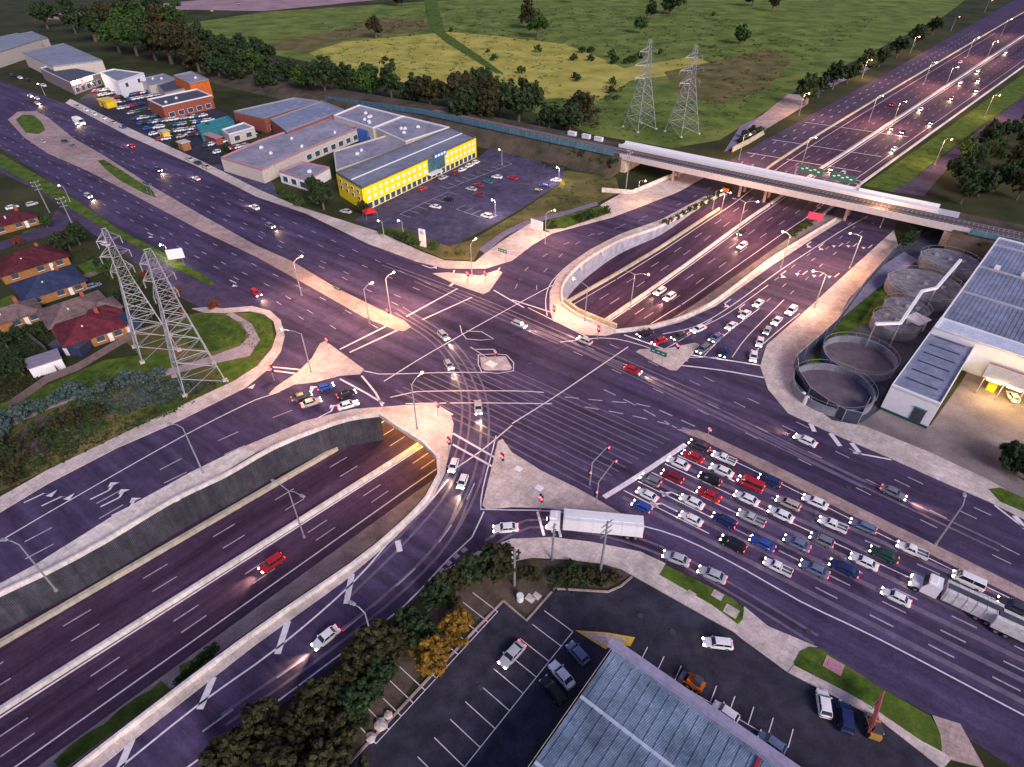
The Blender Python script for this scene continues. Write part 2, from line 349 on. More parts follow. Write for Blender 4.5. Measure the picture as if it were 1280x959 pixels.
sheet('concrete_apron', [(920, 178), (935, 158), (985, 118), (1012, 118), (1010, 130), (960, 160)], conc2, .004)

# raised concrete: medians, islands, footpaths
K = .13
def island(name, px, mat=conc, h=K, z0=-.05): return sheet(name, px, mat, h, z0=z0)
island('median_island', [(10, 150), (22, 140), (45, 139), (60, 147), (92, 173), (130, 195), (195, 236), (250, 268), (320, 307), (365, 327), (420, 360), (470, 385), (505, 401), (514, 409), (505, 414), (495, 413), (455, 397), (390, 360), (320, 321), (250, 288), (160, 240), (110, 214), (60, 192), (30, 172)], conc2)
island('median_grass', [(20, 150), (28, 144), (42, 144), (52, 153), (57, 163), (48, 168), (32, 166)], grassB, K+.03)
island('median_grass', [(122, 201), (130, 200), (150, 212), (190, 238), (196, 248), (180, 242), (150, 226), (132, 212)], grassB, K+.03)
island('median_island', [(846, 537), (870, 538), (885, 543), (960, 578), (1040, 618), (1120, 658), (1200, 697), (1290, 742), (1400, 795), (1400, 812), (1290, 757), (1200, 712), (1120, 672), (1040, 632), (960, 592), (880, 551)], conc2)
island('traffic_island', [(400, 430), (406, 427), (414, 432), (455, 462), (450, 468), (425, 470), (395, 478), (368, 481), (345, 492), (336, 493), (345, 484), (372, 466), (390, 448)])
island('traffic_island', [(541, 342), (560, 341), (600, 345), (622, 338), (628, 341), (612, 364), (604, 368), (570, 356)])
island('traffic_island', [(795, 440), (800, 437), (835, 436), (868, 429), (875, 431), (862, 447), (846, 463), (838, 463), (815, 452)])
island('traffic_island', [(622, 553), (628, 549), (640, 566), (677, 589), (722, 611), (752, 628), (784, 647), (778, 651), (750, 645), (715, 639), (677, 635), (640, 634), (608, 637), (603, 632), (612, 595)])
island('traffic_island', [(600, 447), (632, 446), (640, 460), (637, 463), (606, 463), (602, 460)])
island('plaza_north', [(880, 246), (826, 275), (775, 293), (738, 312), (712, 330), (695, 348), (687, 366), (687, 386), (691, 401), (732, 419), (757, 420), (768, 417), (770, 412), (745, 402), (722, 392), (703, 378), (702, 362), (712, 345), (735, 325), (775, 302), (826, 284), (870, 260), (905, 243)])
island('kerb_strip_north', [(770, 412), (768, 417), (812, 413), (850, 403), (894, 383), (965, 332), (1018, 297), (1055, 274), (1045, 272), (1010, 293), (960, 325), (890, 377), (847, 397), (810, 407)])
island('plaza_south', [(300, 561), (380, 527), (440, 512), (507, 507), (545, 505), (563, 518), (567, 530), (564, 556), (556, 592), (538, 628), (492, 674), (430, 727), (320, 806), (180, 915), (110, 972), (-40, 1090), (-60, 1082), (95, 957), (162, 905), (263, 828), (350, 765), (438, 705), (472, 679), (505, 650), (533, 620), (548, 592), (547, 574), (530, 556), (495, 534), (475, 521), (430, 526), (380, 540), (320, 566)])
island('kerb_strip_south', [(300, 561), (240, 590), (150, 640), (45, 706), (0, 730), (-170, 815), (-170, 832), (0, 745), (60, 715), (150, 662), (225, 625), (320, 566)], concB)
# footpaths
island('footpath', [(82, 129), (88, 124), (165, 162), (255, 203), (325, 238), (372, 258), (470, 289), (527, 315), (556, 326), (594, 328), (605, 318), (630, 300), (662, 280), (674, 288), (690, 292), (665, 307), (640, 326), (607, 336), (557, 336), (520, 327), (460, 305), (382, 267), (320, 246), (250, 210), (160, 170)])
island('footpath', [(690, 292), (682, 287), (706, 286), (765, 266), (750, 257), (775, 243), (812, 234), (870, 212), (905, 200), (905, 205), (880, 222), (848, 240), (805, 257), (765, 272)])
island('cycle_path', [(598, 312), (630, 289), (660, 275), (700, 266), (745, 253), (748, 256), (702, 270), (664, 279), (632, 295), (606, 317)], M('cycle_path_paving', (.20, .17, .27), .9, .2, .5), .1)
island('footpath', [(-170, 720), (-60, 648), (0, 622), (60, 588), (145, 547), (200, 520), (292, 477), (322, 458), (340, 436), (346, 418), (342, 402), (330, 393), (312, 389), (280, 391), (255, 391), (240, 386), (262, 384), (280, 386), (315, 383), (338, 389), (351, 401), (356, 420), (351, 440), (334, 463), (307, 485), (225, 526), (145, 561), (60, 605), (0, 641), (-170, 736)])
island('footpath', [(570, 706), (600, 688), (640, 674), (690, 672), (740, 678), (800, 690), (832, 705), (824, 719), (890, 757), (922, 779), (917, 790), (896, 779), (795, 722), (775, 711), (752, 705), (715, 700), (665, 697), (640, 702), (605, 712), (585, 714)])
island('driveway', [(917, 790), (925, 775), (930, 758), (960, 783), (1022, 809), (1010, 812), (996, 822), (992, 832), (985, 841), (925, 797)], conc, .06)
island('footpath', [(985, 841), (992, 832), (1080, 877), (1150, 925), (1190, 948), (1178, 962), (1100, 901)])
island('verge_lawn', [(832, 707), (880, 730), (915, 748), (930, 762), (928, 775), (922, 781), (890, 757), (824, 719)], grassB, .14)
island('verge_lawn', [(1000, 815), (1012, 809), (1025, 811), (1100, 860), (1163, 896), (1175, 918), (1177, 940), (1150, 926), (1080, 878), (992, 830)], grassB, .14)
island('concrete_corner', [(1177, 940), (1175, 918), (1165, 894), (1200, 905), (1230, 960), (1190, 950)], conc2, .08)
island('footpath', [(1117, 288), (1122, 305), (1112, 322), (1060, 375), (1042, 410), (1015, 435), (992, 457), (995, 480), (1010, 503), (1040, 526), (1080, 533), (1160, 565), (1235, 600), (1290, 632), (1290, 655), (1235, 627), (1172, 600), (1110, 572), (1035, 540), (985, 517), (960, 487), (950, 458), (958, 432), (1000, 395), (1060, 340)])
island('verge_lawn', [(1235, 612), (1250, 610), (1290, 628), (1290, 645), (1250, 628)], grassB, .15)

# ------------------------------------------------------------------ road markings
mk = MB(); mkw = MB(); Z = .075
def line(px, wd=.3, z=Z): ribbon(mk, curve(W(px)), wd, z)
def dash(px, wd=.22, on=2.6, off=8): dashes(mkw, curve(W(px), 1.5), wd, on, off, Z)
# stop lines and crosswalk pairs
line([(755, 622), (800, 594), (857, 556)], 1.0)
for L in [[(780, 419), (812, 430), (828, 436)], [(862, 444), (905, 450), (955, 458)], [(851, 457), (900, 463), (958, 473)], [(452, 470), (470, 492), (478, 508)], [(425, 474), (458, 492), (480, 505)],
          [(326, 462), (352, 465), (374, 468)], [(330, 458), (380, 463)], [(563, 352), (568, 338)], [(612, 352), (625, 335)], [(617, 363), (655, 385)], [(640, 375), (690, 391)],
          [(425, 437), (493, 403)], [(437, 441), (508, 408)], [(508, 396), (572, 361)], [(528, 400), (590, 372)], [(566, 542), (620, 573)], [(566, 556), (618, 585)], [(546, 507), (566, 519)],
          [(672, 640), (680, 670)], [(693, 640), (701, 672)]]: line(L, .45)
line([(562, 358), (573, 350)], .8)
for L in [[(640, 530), (700, 492), (785, 434)], [(480, 477), (540, 440), (640, 384), (700, 352)], [(566, 588), (600, 565), (640, 532)], [(660, 385), (735, 422)], [(455, 464), (474, 468), (560, 466), (610, 466)],
          [(488, 497), (520, 490), (640, 489), (680, 491)], [(507, 505), (590, 504), (690, 505)], [(700, 428), (770, 424), (860, 452)]]: line(L, .28)
for L in [[(700, 496), (760, 502), (810, 508), (870, 534)], [(750, 485), (800, 510), (848, 537)], [(725, 508), (790, 520), (880, 542)]]: dash(L, .3, 3, 2)
# crossroad lane lines
for L in [[(30, 122), (200, 208), (330, 262), (440, 312), (560, 366)], [(25, 128), (200, 216), (330, 274), (440, 326), (545, 372)], [(20, 134), (200, 226), (320, 287), (430, 340), (530, 385)], [(180, 226), (320, 294), (430, 348), (510, 388)],
          [(-60, 124), (80, 202), (250, 296), (400, 372), (450, 398), (475, 412)], [(-60, 136), (80, 214), (240, 308), (340, 360), (440, 425)], [(-60, 148), (80, 227), (200, 296), (320, 362), (380, 400)],
          [(715, 425), (850, 488), (1000, 560), (1150, 632), (1290, 702)], [(745, 423), (860, 475), (1010, 548), (1160, 620), (1290, 682)], [(860, 462), (1000, 530), (1110, 585), (1290, 668)], [(700, 432), (840, 497), (990, 570), (1140, 645), (1290, 718)],
          [(980, 590), (985, 592)]]: dash(L)
# queue lanes
a = P(857, 557); b = P(755, 622); d = (P(1180, 700)-P(857, 557)).normalized()
for i in range(1, 6):
    q = a.lerp(b, i/6)+d*1.0
    dashes(mkw, [q, q+d*120], .25, 3.2, 4.5, Z)
    ribbon(mk, [q, q+d*(16 if i != 2 else 60)], .22, Z+.004)
line([(778, 651), (850, 672), (930, 712), (1000, 752), (1100, 800), (1290, 900)], .25)
line([(866, 553), (960, 597), (1090, 663), (1290, 762)], .2)
line([(600, 345), (520, 322), (440, 292)], .01)
# ramps
for L in [[(640, 370), (655, 340), (675, 324), (700, 308), (735, 295), (800, 276), (860, 250), (900, 228)]]: dash(L); 
for L in [[(672, 372), (672, 352), (690, 330), (722, 304), (770, 285), (830, 262)]]: dash(L)
line([(684, 395), (682, 375), (690, 352), (718, 326), (745, 312), (826, 277), (870, 254)], .25)
for p, q in (((722, 325), (728, 338)), ((752, 311), (754, 320)), ((698, 344), (706, 352))): line([p, q], .6)
line([(828, 418), (870, 408), (915, 382), (980, 335), (1050, 290), (1085, 270)], .25)
for L in [[(848, 422), (905, 395), (960, 357), (1035, 300), (1075, 270)], [(880, 445), (905, 420), (950, 385), (1010, 330), (1060, 290), (1090, 268)], [(915, 447), (935, 420), (980, 375), (1040, 320), (1100, 272)]]: line(L[:3], .22); dash(L[2:])
line([(825, 440), (855, 423), (890, 400)], .2); line([(940, 452), (946, 438), (975, 412), (1000, 392)], .22)
for L in [[(0, 677), (80, 630), (230, 545), (320, 500), (350, 490)]]: line(L, .25)
for L in [[(-60, 650), (0, 620+10), (100, 578), (210, 523), (310, 480)]]: line(L, .2)
for L in [[(0, 694), (80, 652), (180, 598), (280, 548), (380, 508), (430, 497)], [(0, 716), (90, 668), (190, 612), (300, 560), (380, 528), (440, 508)]]: dash(L, .25, 4, 7)
line([(20, 724), (130, 668), (240, 598), (320, 555), (380, 530), (450, 512)], .3)
line([(560, 600), (530, 636), (495, 668), (440, 730), (350, 808), (250, 880), (150, 960)], .28)
for L in [[(600, 590), (575, 640), (530, 700), (440, 780), (350, 845), (260, 910), (170, 975)], [(350, 868), (330, 882)]]: dash(L, .25, 4, 6)
line([(605, 640), (590, 672), (560, 700), (545, 716), (505, 758), (430, 815), (320, 897), (200, 985)], .25)
for p, q in (((497, 676), (500, 690)), ((440, 718), (433, 755)), ((360, 777), (347, 818)), ((267, 847), (250, 887)), ((165, 925), (150, 960)),
             ((1013, 530), (1018, 540)), ((1038, 542), (1050, 558)), ((1064, 554), (1074, 566)), ((1268, 645), (1282, 662))): line([p, q], .9)
line([(1066, 566), (1114, 575)], .4); line([(1243, 632), (1282, 662)], .4)
dash([(585, 684), (560, 705), (548, 720)], .8, .9, .8); line([(655, 675), (620, 682), (588, 698), (552, 715)], .25)
# island outline paint
for px in ([(575, 407), (583, 424), (617, 424), (602, 415), (583, 414)], [(598, 444), (633, 444), (642, 464), (602, 465), (598, 444)], [(862, 447), (898, 447)], [(620, 545), (601, 637), (640, 638), (700, 640), (782, 654)]): line(px, .22)
# hatching near the middle
for k in range(5): line([(640+k*18, 420+k*6), (655+k*18, 414+k*6)], .01)
line([(595, 437), (618, 437)], .25); line([(588, 434), (608, 447)], .2)
# freeway lane lines
def fl(tab, k, s0, s1, wd=.22, dashd=True, other=MED):
    pts = [SO(s, lerp(tab, s)*(1-k)+lerp(other, s)*k, .03) for s in range(s0, s1, 4)]
    if dashd: dashes(mkw, pts, wd, 4, 8, .02)
    else: ribbon(mk, pts, wd, .02)
fl(MED, .0, -110, 60, .25, False, MED) 
for s0, s1 in ((-110, 72), (112, 700)):
    for tab in (LEFT, RIGHT):
        fl(tab, .17, s0, s1, .25, False); fl(tab, .93, s0, s1, .3, False)
        for k in (.42, .68): fl(tab, k, s0, s1)
for s0, s1 in ((230, 700),):
    for kk in (.33, .66):
        dashes(mk, [SO(s, lerp(LEFT, s)+kk*14+2, .04) for s in range(s0, s1, 5)], .25, 4, 8, .02)
# white transverse paint lines across the freeway beyond the bridge
for s in (262, 287, 325): ribbon(mk, [SO(s, 104, .05), SO(s+3, 90, .05)], .5, .01); ribbon(mk, [SO(s+3, 88, .05), SO(s+8, 60, .05)], .5, .01)
# arrows
def arrow(px, py, ang, bend=1, L=4.5):
    p = P(px, py, Z+.004); c, s = math.cos(ang), math.sin(ang)
    def q(a, b): return (p.x+a*c-b*s, p.y+a*s+b*c, p.z)
    mk.add([q(-L/2, -.15), q(L*.2, -.15), q(L*.2, .15), q(-L/2, .15)], [(0, 1, 2, 3)])
    mk.add([q(L*.2, -.15), q(L*.42, bend*.9-.1), q(L*.34, bend*.9+.2), q(L*.2-.2, .15)], [(0, 1, 2, 3)])
    mk.add([q(L*.2, bend*.9), q(L*.36, bend*1.9), q(L*.62, bend*.7)], [(0, 1, 2) if bend > 0 else (0, 2, 1)])
aN = R(225); aS = R(44); aW = R(143.5); aE = R(-36.5)
for px, py, a_, b_ in [(1022, 257, aN, 1), (1010, 305, aN, 1), (1025, 308, aN, 1), (1050, 307, aN, -1), (1068, 307, aN, -1), (1087, 309, aN, -1), (978, 342, aN, 1), (1005, 342, aN, -1), (1026, 344, aN, -1), (1045, 345, aN, -1), (908, 378, aN, 1), (926, 384, aN, 1),
                       (48, 620, aS, -1), (70, 624, aS, -1), (130, 616, aS, 1), (143, 625, aS, 1), (157, 636, aS, 1), (302, 485, aS, -1), (410, 516, aS, 1), (385, 492, aS, 1),
                       (189, 293, aE, -1), (293, 353, aE, -1), (470, 307, aE, 1), (535, 334, aE, 1), (845, 618, aW, 1), (832, 632, aW, 1)]:
    arrow(px, py, a_, b_)
# car park bays
mk2 = []
def bays(p0, p1, n, depth, z=Z):
    a = P(*p0); b = P(*p1); d = (b-a); nrm = Vector((-d.y, d.x, 0)).normalized()*depth
    ribbon(mk, [a, b], .12, z)
    for i in range(n+1):
        q = a.lerp(b, i/n); ribbon(mk, [q, q+nrm], .12, z+.004)
bays((716, 790), (560, 985), 9, -5.2); bays((622, 765), (470, 930), 11, -5.0)
bays((800, 828), (985, 935), 8, 2.6); bays((500, 268), (560, 240), 6, -5); bays((560, 236), (640, 205), 9, 4.5); bays((570, 262), (610, 275), 4, 5)
mk.build('road_markings', paint)['kind'] = 'structure'; mkw.build('lane_dashes', M('worn_road_paint', (.42, .37, .46), .7, .3, 1.2))['kind'] = 'structure'
# polished wheel tracks through the junction
wt = MB(); wz = .006
for L in [[(500, 385), (560, 425), (598, 480), (606, 545), (590, 615), (545, 690), (470, 762)], [(490, 392), (545, 428), (578, 480), (580, 545), (556, 610), (505, 672), (430, 745)], [(640, 400), (760, 450), (900, 515), (1050, 590), (1250, 685)], [(520, 350), (640, 402), (700, 428)], [(630, 392), (780, 462), (920, 530), (1080, 606)],
          [(480, 330), (600, 375), (740, 435), (900, 505)], [(610, 680), (660, 655), (740, 662), (830, 690), (930, 745), (1020, 800)], [(585, 610), (560, 670), (500, 735), (400, 815), (280, 900)]]:
    for o_ in (-.8, .8):
        c_ = curve(W(L)); n_ = normals(c_); ribbon(wt, [p+q*o_ for p, q in zip(c_, n_)], .45, wz); wz += .0016
for i in range(13):
    q = a.lerp(b, (i+.25)/12.5); ribbon(wt, curve([q-d*3, q-d*25, q-d*52-Vector((0, .05*i*1.5, 0))]), .34, wz); wz += .0012
    if i % 2: ribbon(wt, [q+d*2, q+d*118], .9, .004)
wt.build('wheel_tracks', wear)['kind'] = 'structure'
# yellow hatch marking beside the blue roof
sheet('painted_hatch', [(719, 788), (760, 791), (794, 797), (788, 808), (765, 806), (757, 812)], paintY, .03)
sheet('painted_hatch', [(728, 790), (758, 793), (786, 799), (782, 803), (762, 803), (754, 808)], M('worn_hatch', (.5, .4, .36), .8, .4, 2), .036)
mb = MB()
for L in ([(435, 956), (532, 852), (629, 751)], [(629, 751), (658, 776), (693, 736), (760, 740), (776, 733), (790, 721)]): ribbon(mb, W(L), .35, -.01, .16)
mb.build('lot_kerb', conc2)['kind'] = 'structure'

# ------------------------------------------------------------------ trench walls, parapets, barriers
def wall_thing(name, pts, wd, z, h, mat, label, cat):
    mb = MB(); ribbon(mb, pts, wd, z, h); return tag(mb.build(name, mat), label, cat)
def rimwall(name, px, label, mat=wallM, curved=True):
    pts = [P(a, b, 0) for a, b in px]; mb = MB()
    vs = []
    for p in (curve(pts) if curved else pts):
        zb = min(-.3, zf(p.x*CA+p.y*SA)-.1); vs += [(p.x, p.y, zb), (p.x, p.y, .10)]
    ns = normals([Vector(v) for v in vs[::2]]); vv = []
    for i in range(len(vs)//2): 
        n_ = ns[i]*.35; a_, b_ = Vector(vs[2*i]), Vector(vs[2*i+1]); vv += [a_+n_, b_+n_, b_-n_, a_-n_]
    mb.add(vv, [q for i in range(len(vs)//2-1) for q in ((4*i, 4*i+1, 4*i+5, 4*i+4), (4*i+1, 4*i+2, 4*i+6, 4*i+5), (4*i+2, 4*i+3, 4*i+7, 4*i+6))])
    return tag(mb.build(name, mat), label, 'retaining wall')
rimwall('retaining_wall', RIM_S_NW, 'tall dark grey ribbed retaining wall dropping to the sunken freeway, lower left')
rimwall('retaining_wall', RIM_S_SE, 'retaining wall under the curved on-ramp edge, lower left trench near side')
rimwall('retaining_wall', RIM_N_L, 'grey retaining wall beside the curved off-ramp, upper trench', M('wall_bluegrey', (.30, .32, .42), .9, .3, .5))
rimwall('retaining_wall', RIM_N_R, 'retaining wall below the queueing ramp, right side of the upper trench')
def deckedge(px, label):
    mb = MB(); pts = [P(a, b, -1.5) for a, b in px]; ribbon(mb, pts, .8, 0, 1.58)
    return tag(mb.build('bridge_deck_edge', concY), label, 'bridge deck')
deckedge(RIM_S_M, 'concrete edge beam of the crossroad deck over the lower left trench mouth')
deckedge(RIM_N_M, 'concrete edge beam of the crossroad deck over the upper trench mouth')
mb = MB()
for off, s0 in ((92.6, 44), (57.5, 58)):
    ribbon(mb, [SO(s, off) for s in range(s0, 132, 8)], .5, 0, 6.3)
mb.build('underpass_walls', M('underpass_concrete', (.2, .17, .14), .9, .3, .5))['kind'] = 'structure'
for px, lab in ((RIM_S_NW, 'long white concrete parapet on top of the tall ribbed wall, lower left'), (RIM_S_M, 'short white parapet on the plaza above the lower left underpass mouth'), (RIM_S_SE, 'long curved white parapet between trench and on-ramp, lower left'),
                (RIM_N_L, 'curved parapet between off-ramp and upper trench'), (RIM_N_M, 'short parapet on the plaza above the upper underpass mouth'), (RIM_N_R, 'curved parapet between queueing ramp and upper trench')):
    hi = 1.0 if px in (RIM_S_SE, RIM_N_R, RIM_N_M) else .13
    pts = curve([P(a, b, hi) for a, b in px])
    for q in pts: q.z = .13
    mb = MB(); ribbon(mb, pts, .5, 0, .85)
    tag(mb.build('parapet', concB), lab, 'parapet')
def fbar(tab, s0, s1, do, label, mat=concB, wd=.7):
    mb = MB(); ribbon(mb, [SO(s, lerp(tab, s)+do, 0) for s in range(s0, s1, 4)], wd, .02, .85); tag(mb.build('crash_barrier', mat), label, 'barrier')
fbar(MED, -110, 112, 0, 'pale concrete median barrier of the sunken freeway, lower left')
fbar(MED, 112, 214, 0, 'pale concrete median barrier of the sunken freeway, upper trench')
fbar(MED, 214, 1300, 0, 'concrete median barrier of the freeway beyond the rail bridge')
fbar(LEFT, -110, 44, -2.5, 'cream concrete barrier at the foot of the ribbed wall', concY, .9)
fbar(LEFT, 118, 200, -.6, 'cream concrete barrier at the foot of the blue-grey wall', concY, .8)
fbar(LEFT, 230, 1300, .3, 'concrete barrier between freeway and far left carriageway', concY)
fbar(RIGHT, 216, 1300, -.6, 'low concrete barrier along the freeway beside the bright grass strip')

ul = bpy.data.lights.new('underpass_glow', 'POINT'); ul.energy = 3200; ul.color = (1, .50, .10); ul.shadow_soft_size = .3
sodium = M('sodium_lamp', (1, .7, .2), .4, 0, emit=(1, .55, .12), estr=30)
for i, (s_, k_) in enumerate([(56, .3), (56, .75), (64, .1), (70, .5), (80, .2), (80, .8), (92, .3), (92, .8)]):
    off_ = lerp(RIGHT, s_)+(lerp(LEFT, s_)-lerp(RIGHT, s_))*k_
    p = SO(s_, off_); p.z = -.8
    mb = MB(); mb.box((0, 0, 0), (1.2, .3, .2)); o = tag(mb.build('underpass_lamp', sodium, None, p, R(47.5)), 'warm sodium lamp fixed under the crossroad deck', 'lamp', 'lamps under the crossroad deck')
    if i in (0, 1, 3, 6): link('underpass_glow', ul, o, (0, 0, -.5))
# ------------------------------------------------------------------ rail bridge
RB0, RD = Vector((7, 267, 0)), Vector((math.cos(R(-36.6)), math.sin(R(-36.6)), 0)); RN = Vector((-RD.y, RD.x, 0))
def RP(t, n, z): return RB0+RD*t+RN*n+Vector((0, 0, z))
def rstrip(mb, t0, t1, n0, n1, z0, z1):
    mb.prism([RP(t0, n0, 0), RP(t1, n0, 0), RP(t1, n1, 0), RP(t0, n1, 0)], z0, z1)
br = empty('rail_bridge', RP(95, 8, 0)); tag(br, 'long white concrete rail bridge crossing over the freeway', 'bridge')
inv = Matrix.Translation(-br.location)
def bpart(name, mb, mat):
    mb.v = [tuple(Vector(v)-br.location) for v in mb.v]; return mb.build(name, mat, br)
t0, t1 = 46, 158
mb = MB(); rstrip(mb, t0, t1, 0, 15.5, 4.9, 5.7); bpart('deck', mb, M('bridge_concrete', (.50, .49, .52), .8, .15, 1))
mb = MB(); rstrip(mb, t0-2, t1+4, -.5, -.05, 4.8, 6.9); bpart('parapet', mb, M('bridge_concrete', (.5, .5, .5)))
mb = MB(); rstrip(mb, t0-8, t1-6, 9.6, 10.1, 5.7, 7.0); rstrip(mb, t0-8, t1-6, 15.0, 15.5, 5.7, 7.0); bpart('parapet', mb, white)
mb = MB(); rstrip(mb, t0-8, t1-6, 10.1, 15.0, 5.7, 6.25); bpart('walkway', mb, white)
for tt in (66, 92, 101, 128):
    mb = MB()
    for nn in (2, 7.5, 13): mb.tube(RP(tt, nn, 0 if tt != 0 else 0), RP(tt, nn, 4.2), .5, n=10)
    rstrip(mb, tt-.7, tt+.7, .8, 14.5, 4.2, 4.9); bpart('pier', mb, conc2)
for a_, b_ in ((42, 47), (156, 161)):
    mb = MB(); rstrip(mb, a_, b_, -.5, 15.8, -.2, 4.55); bpart('abutment', mb, concY)
mb = MB(); rstrip(mb, -60, 300, .1, 9.4, 5.72, 5.85); tag(mb.build('ballast', M('ballast', (.10, .085, .095), .95, .4, 1)), kind='structure')
mb = MB()
for n_ in (2.0, 3.45, 6.2, 7.65): rstrip(mb, -60, 300, n_-.05, n_+.05, 5.97, 6.1)
tag(mb.build('rail_track', M('rail_steel', (.4, .38, .38), .4, .1, 1, metal=.5)), 'pair of steel rail tracks running over the bridge on dark ballast', 'rail track')
mb = MB(); t = -60
while t < 300: rstrip(mb, t, t+.25, 1.5, 3.95, 5.86, 5.96); rstrip(mb, t, t+.25, 5.7, 8.15, 5.86, 5.96); t += 1.3
mb.build('sleepers', conc2)['kind'] = 'structure'
# embankments
for a_, b_, zb in ((-260, 45, 5.5), (158, 420, 5.5)):
    mb = MB(); vs = []
    n = 12
    for i in range(n+1):
        t = a_+(b_-a_)*i/n; z = 5.7 if t > -60 else 5.7*max(.05, 1+(t+60)/220)
        vs += [RP(t, -9, -.1), RP(t, -.4, z), RP(t, 15.6, z), RP(t, 25, -.1)]
    mb.add(vs, [q for i in range(n) for q in ((4*i, 4*i+4, 4*i+5, 4*i+1), (4*i+1, 4*i+5, 4*i+6, 4*i+2), (4*i+2, 4*i+6, 4*i+7, 4*i+3))])
    mb.add([vs[0], vs[1], vs[2], vs[3], vs[-4], vs[-3], vs[-2], vs[-1]], [(0, 1, 2, 3), (7, 6, 5, 4)])
    mb.build('rail_embankment', M('embankment', (.06, .065, .04), 1, .45, .12, col2=(.13, .10, .08)))['kind'] = 'structure'
mb = MB(); rstrip(mb, -60, 300, .1, 9.4, 5.70, 5.73)
def fence(name, pts, h, step, mat, label, panel=True, cat='fence', pm=None, r=.06):
    o = empty(name, pts[0]); tag(o, label, cat)
    mb = MB(); m2 = MB(); off = Vector(pts[0])
    pts = [Vector(p)-off for p in pts]
    ribbon(m2, pts, .06, .1, h-.15)
    pd = MB().tube((0, 0, 0), (0, 0, h), r, n=5).build('post', steel, o, pts[0]); first = True
    for a, b in zip(pts, pts[1:]):
        L = (b-a).length; n = max(1, int(L/step))
        for i in range(n):
            if first: first = False; continue
            c = pd.copy(); COL.objects.link(c); c.location = a.lerp(b, i/n)
        mb.tube(a+Vector((0, 0, h)), b+Vector((0, 0, h)), r*.7, n=4)
    m2.build('panel', pm or mat, o); mb.build('top_rail', steel, o); return o
blueF = M('blue_grey_fence', (.07, .17, .24), .7, .25, .4)
fence('rail_fence', [RP(-130, -1.6, 2), RP(-60, -1.6, 5.7), RP(-25, -1.6, 5.7), RP(0, -1.6, 5.7), RP(42, -1.6, 5.7)], 2.4, 4, blueF, 'teal fence along the rail embankment left of the bridge')
fence('rail_fence', [RP(162, -1.6, 5.6), RP(290, -1.6, 5.6)], 1.6, 4, blueF, 'thin fence along the rail line right of the bridge')
# small white huts/slabs beside the track
for i, t in enumerate((14, 21, 27)):
    mb = MB(); mb.box((0, 0, .7), (3.6, 1.6, 1.4)); mb.box((0, 0, 1.45), (3.8, 1.8, .1))
    tag(mb.build('equipment_cabinet', white, None, RP(t, 12.5, 5.7), R(-36.6)), ['leftmost', 'middle', 'rightmost'][i]+' of three white trackside cabinets left of the rail bridge', 'cabinet', 'trackside cabinets')
# concrete wing walls near bridge
wall_thing('wing_wall', W([(752, 240), (790, 243), (830, 226), (862, 214)]), .4, 0, 1.6, concB, 'cream wing wall beside the off-ramp left of the rail bridge', 'wall')
wall_thing('wing_wall', W([(915, 190), (935, 180), (955, 168)]), .5, 0, 2.2, concY, 'cream wing wall at the freeway edge just beyond the rail bridge', 'wall')

# ------------------------------------------------------------------ buildings
roofG = M('roof_grey_metal', (.24, .25, .31), .5, .22, .25, wave=1.6, rot=R(35))
roofG2 = M('roof_membrane', (.30, .29, .36), .7, .2, .15)
roofB = M('roof_blue_grey_metal', (.13, .20, .31), .4, .45, .22, wave=1.3, rot=R(52), col2=(.26, .34, .46))
roofT = M('roof_pale_metal', (.26, .29, .40), .5, .25, .25, wave=1.2, rot=R(-50))
roofD = M('roof_dark', (.06, .065, .085), .6, .3, .3)
yellowW = M('yellow_wall', (.85, .70, .015), .7, .1, 1)
creamW = M('cream_wall', (.55, .50, .44), .8, .15, 1)
whiteW = M('white_wall', (.78, .80, .84), .7, .05, 1)
brickO = M('orange_brick', (.34, .16, .065), .85, .25, 2)
brickR = M('red_brick', (.30, .09, .06), .85, .25, 2)
orangeW = M('orange_wall', (.60, .14, .03), .7, .2, .6)
pink = M('pink_fascia', (.50, .24, .28), .6, .15, 1)
tealW = M('teal_cladding', (.03, .22, .24), .6, .2, .6)
blueW = M('blue_panel', (.03, .12, .38), .5, .15, .6)
def inset(poly, d):
    c = sum(poly, Vector())/len(poly); return [p+(c-p).normalized()*d for p in poly]
def building(name, label, roof_px, h, wall, roof, z0=0, par=.5, parmat=None, cat='building', world=None):
    pts = world or [P(a, b, h+z0) for a, b in roof_px]
    pts = [Vector((p.x, p.y, 0)) for p in pts]
    ar = sum(pts[i].x*pts[(i+1) % len(pts)].y-pts[(i+1) % len(pts)].x*pts[i].y for i in range(len(pts)))
    if ar < 0: pts.reverse()
    c = sum(pts, Vector())/len(pts); o = empty(name, (c.x, c.y, z0)); tag(o, label, cat)
    L = [p-c for p in pts]; n = len(L)
    mb = MB()
    mb.add([(p.x, p.y, 0) for p in L]+[(p.x, p.y, h) for p in L], [(i, (i+1) % n, n+(i+1) % n, n+i) for i in range(n)]); mb.build('wall', wall, o)
    mb = MB(); mb.prism(inset(L, .3), h-.3, h-.08); rf = mb.build('roof', roof, o)
    if par:
        mb = MB(); mb.prism(L, h-.25, h+par, [inset(L, .6)]); mb.build('parapet', parmat or wall, rf)
    return o, L, rf
def side(o, L, i): return L[i], L[(i+1) % len(L)]
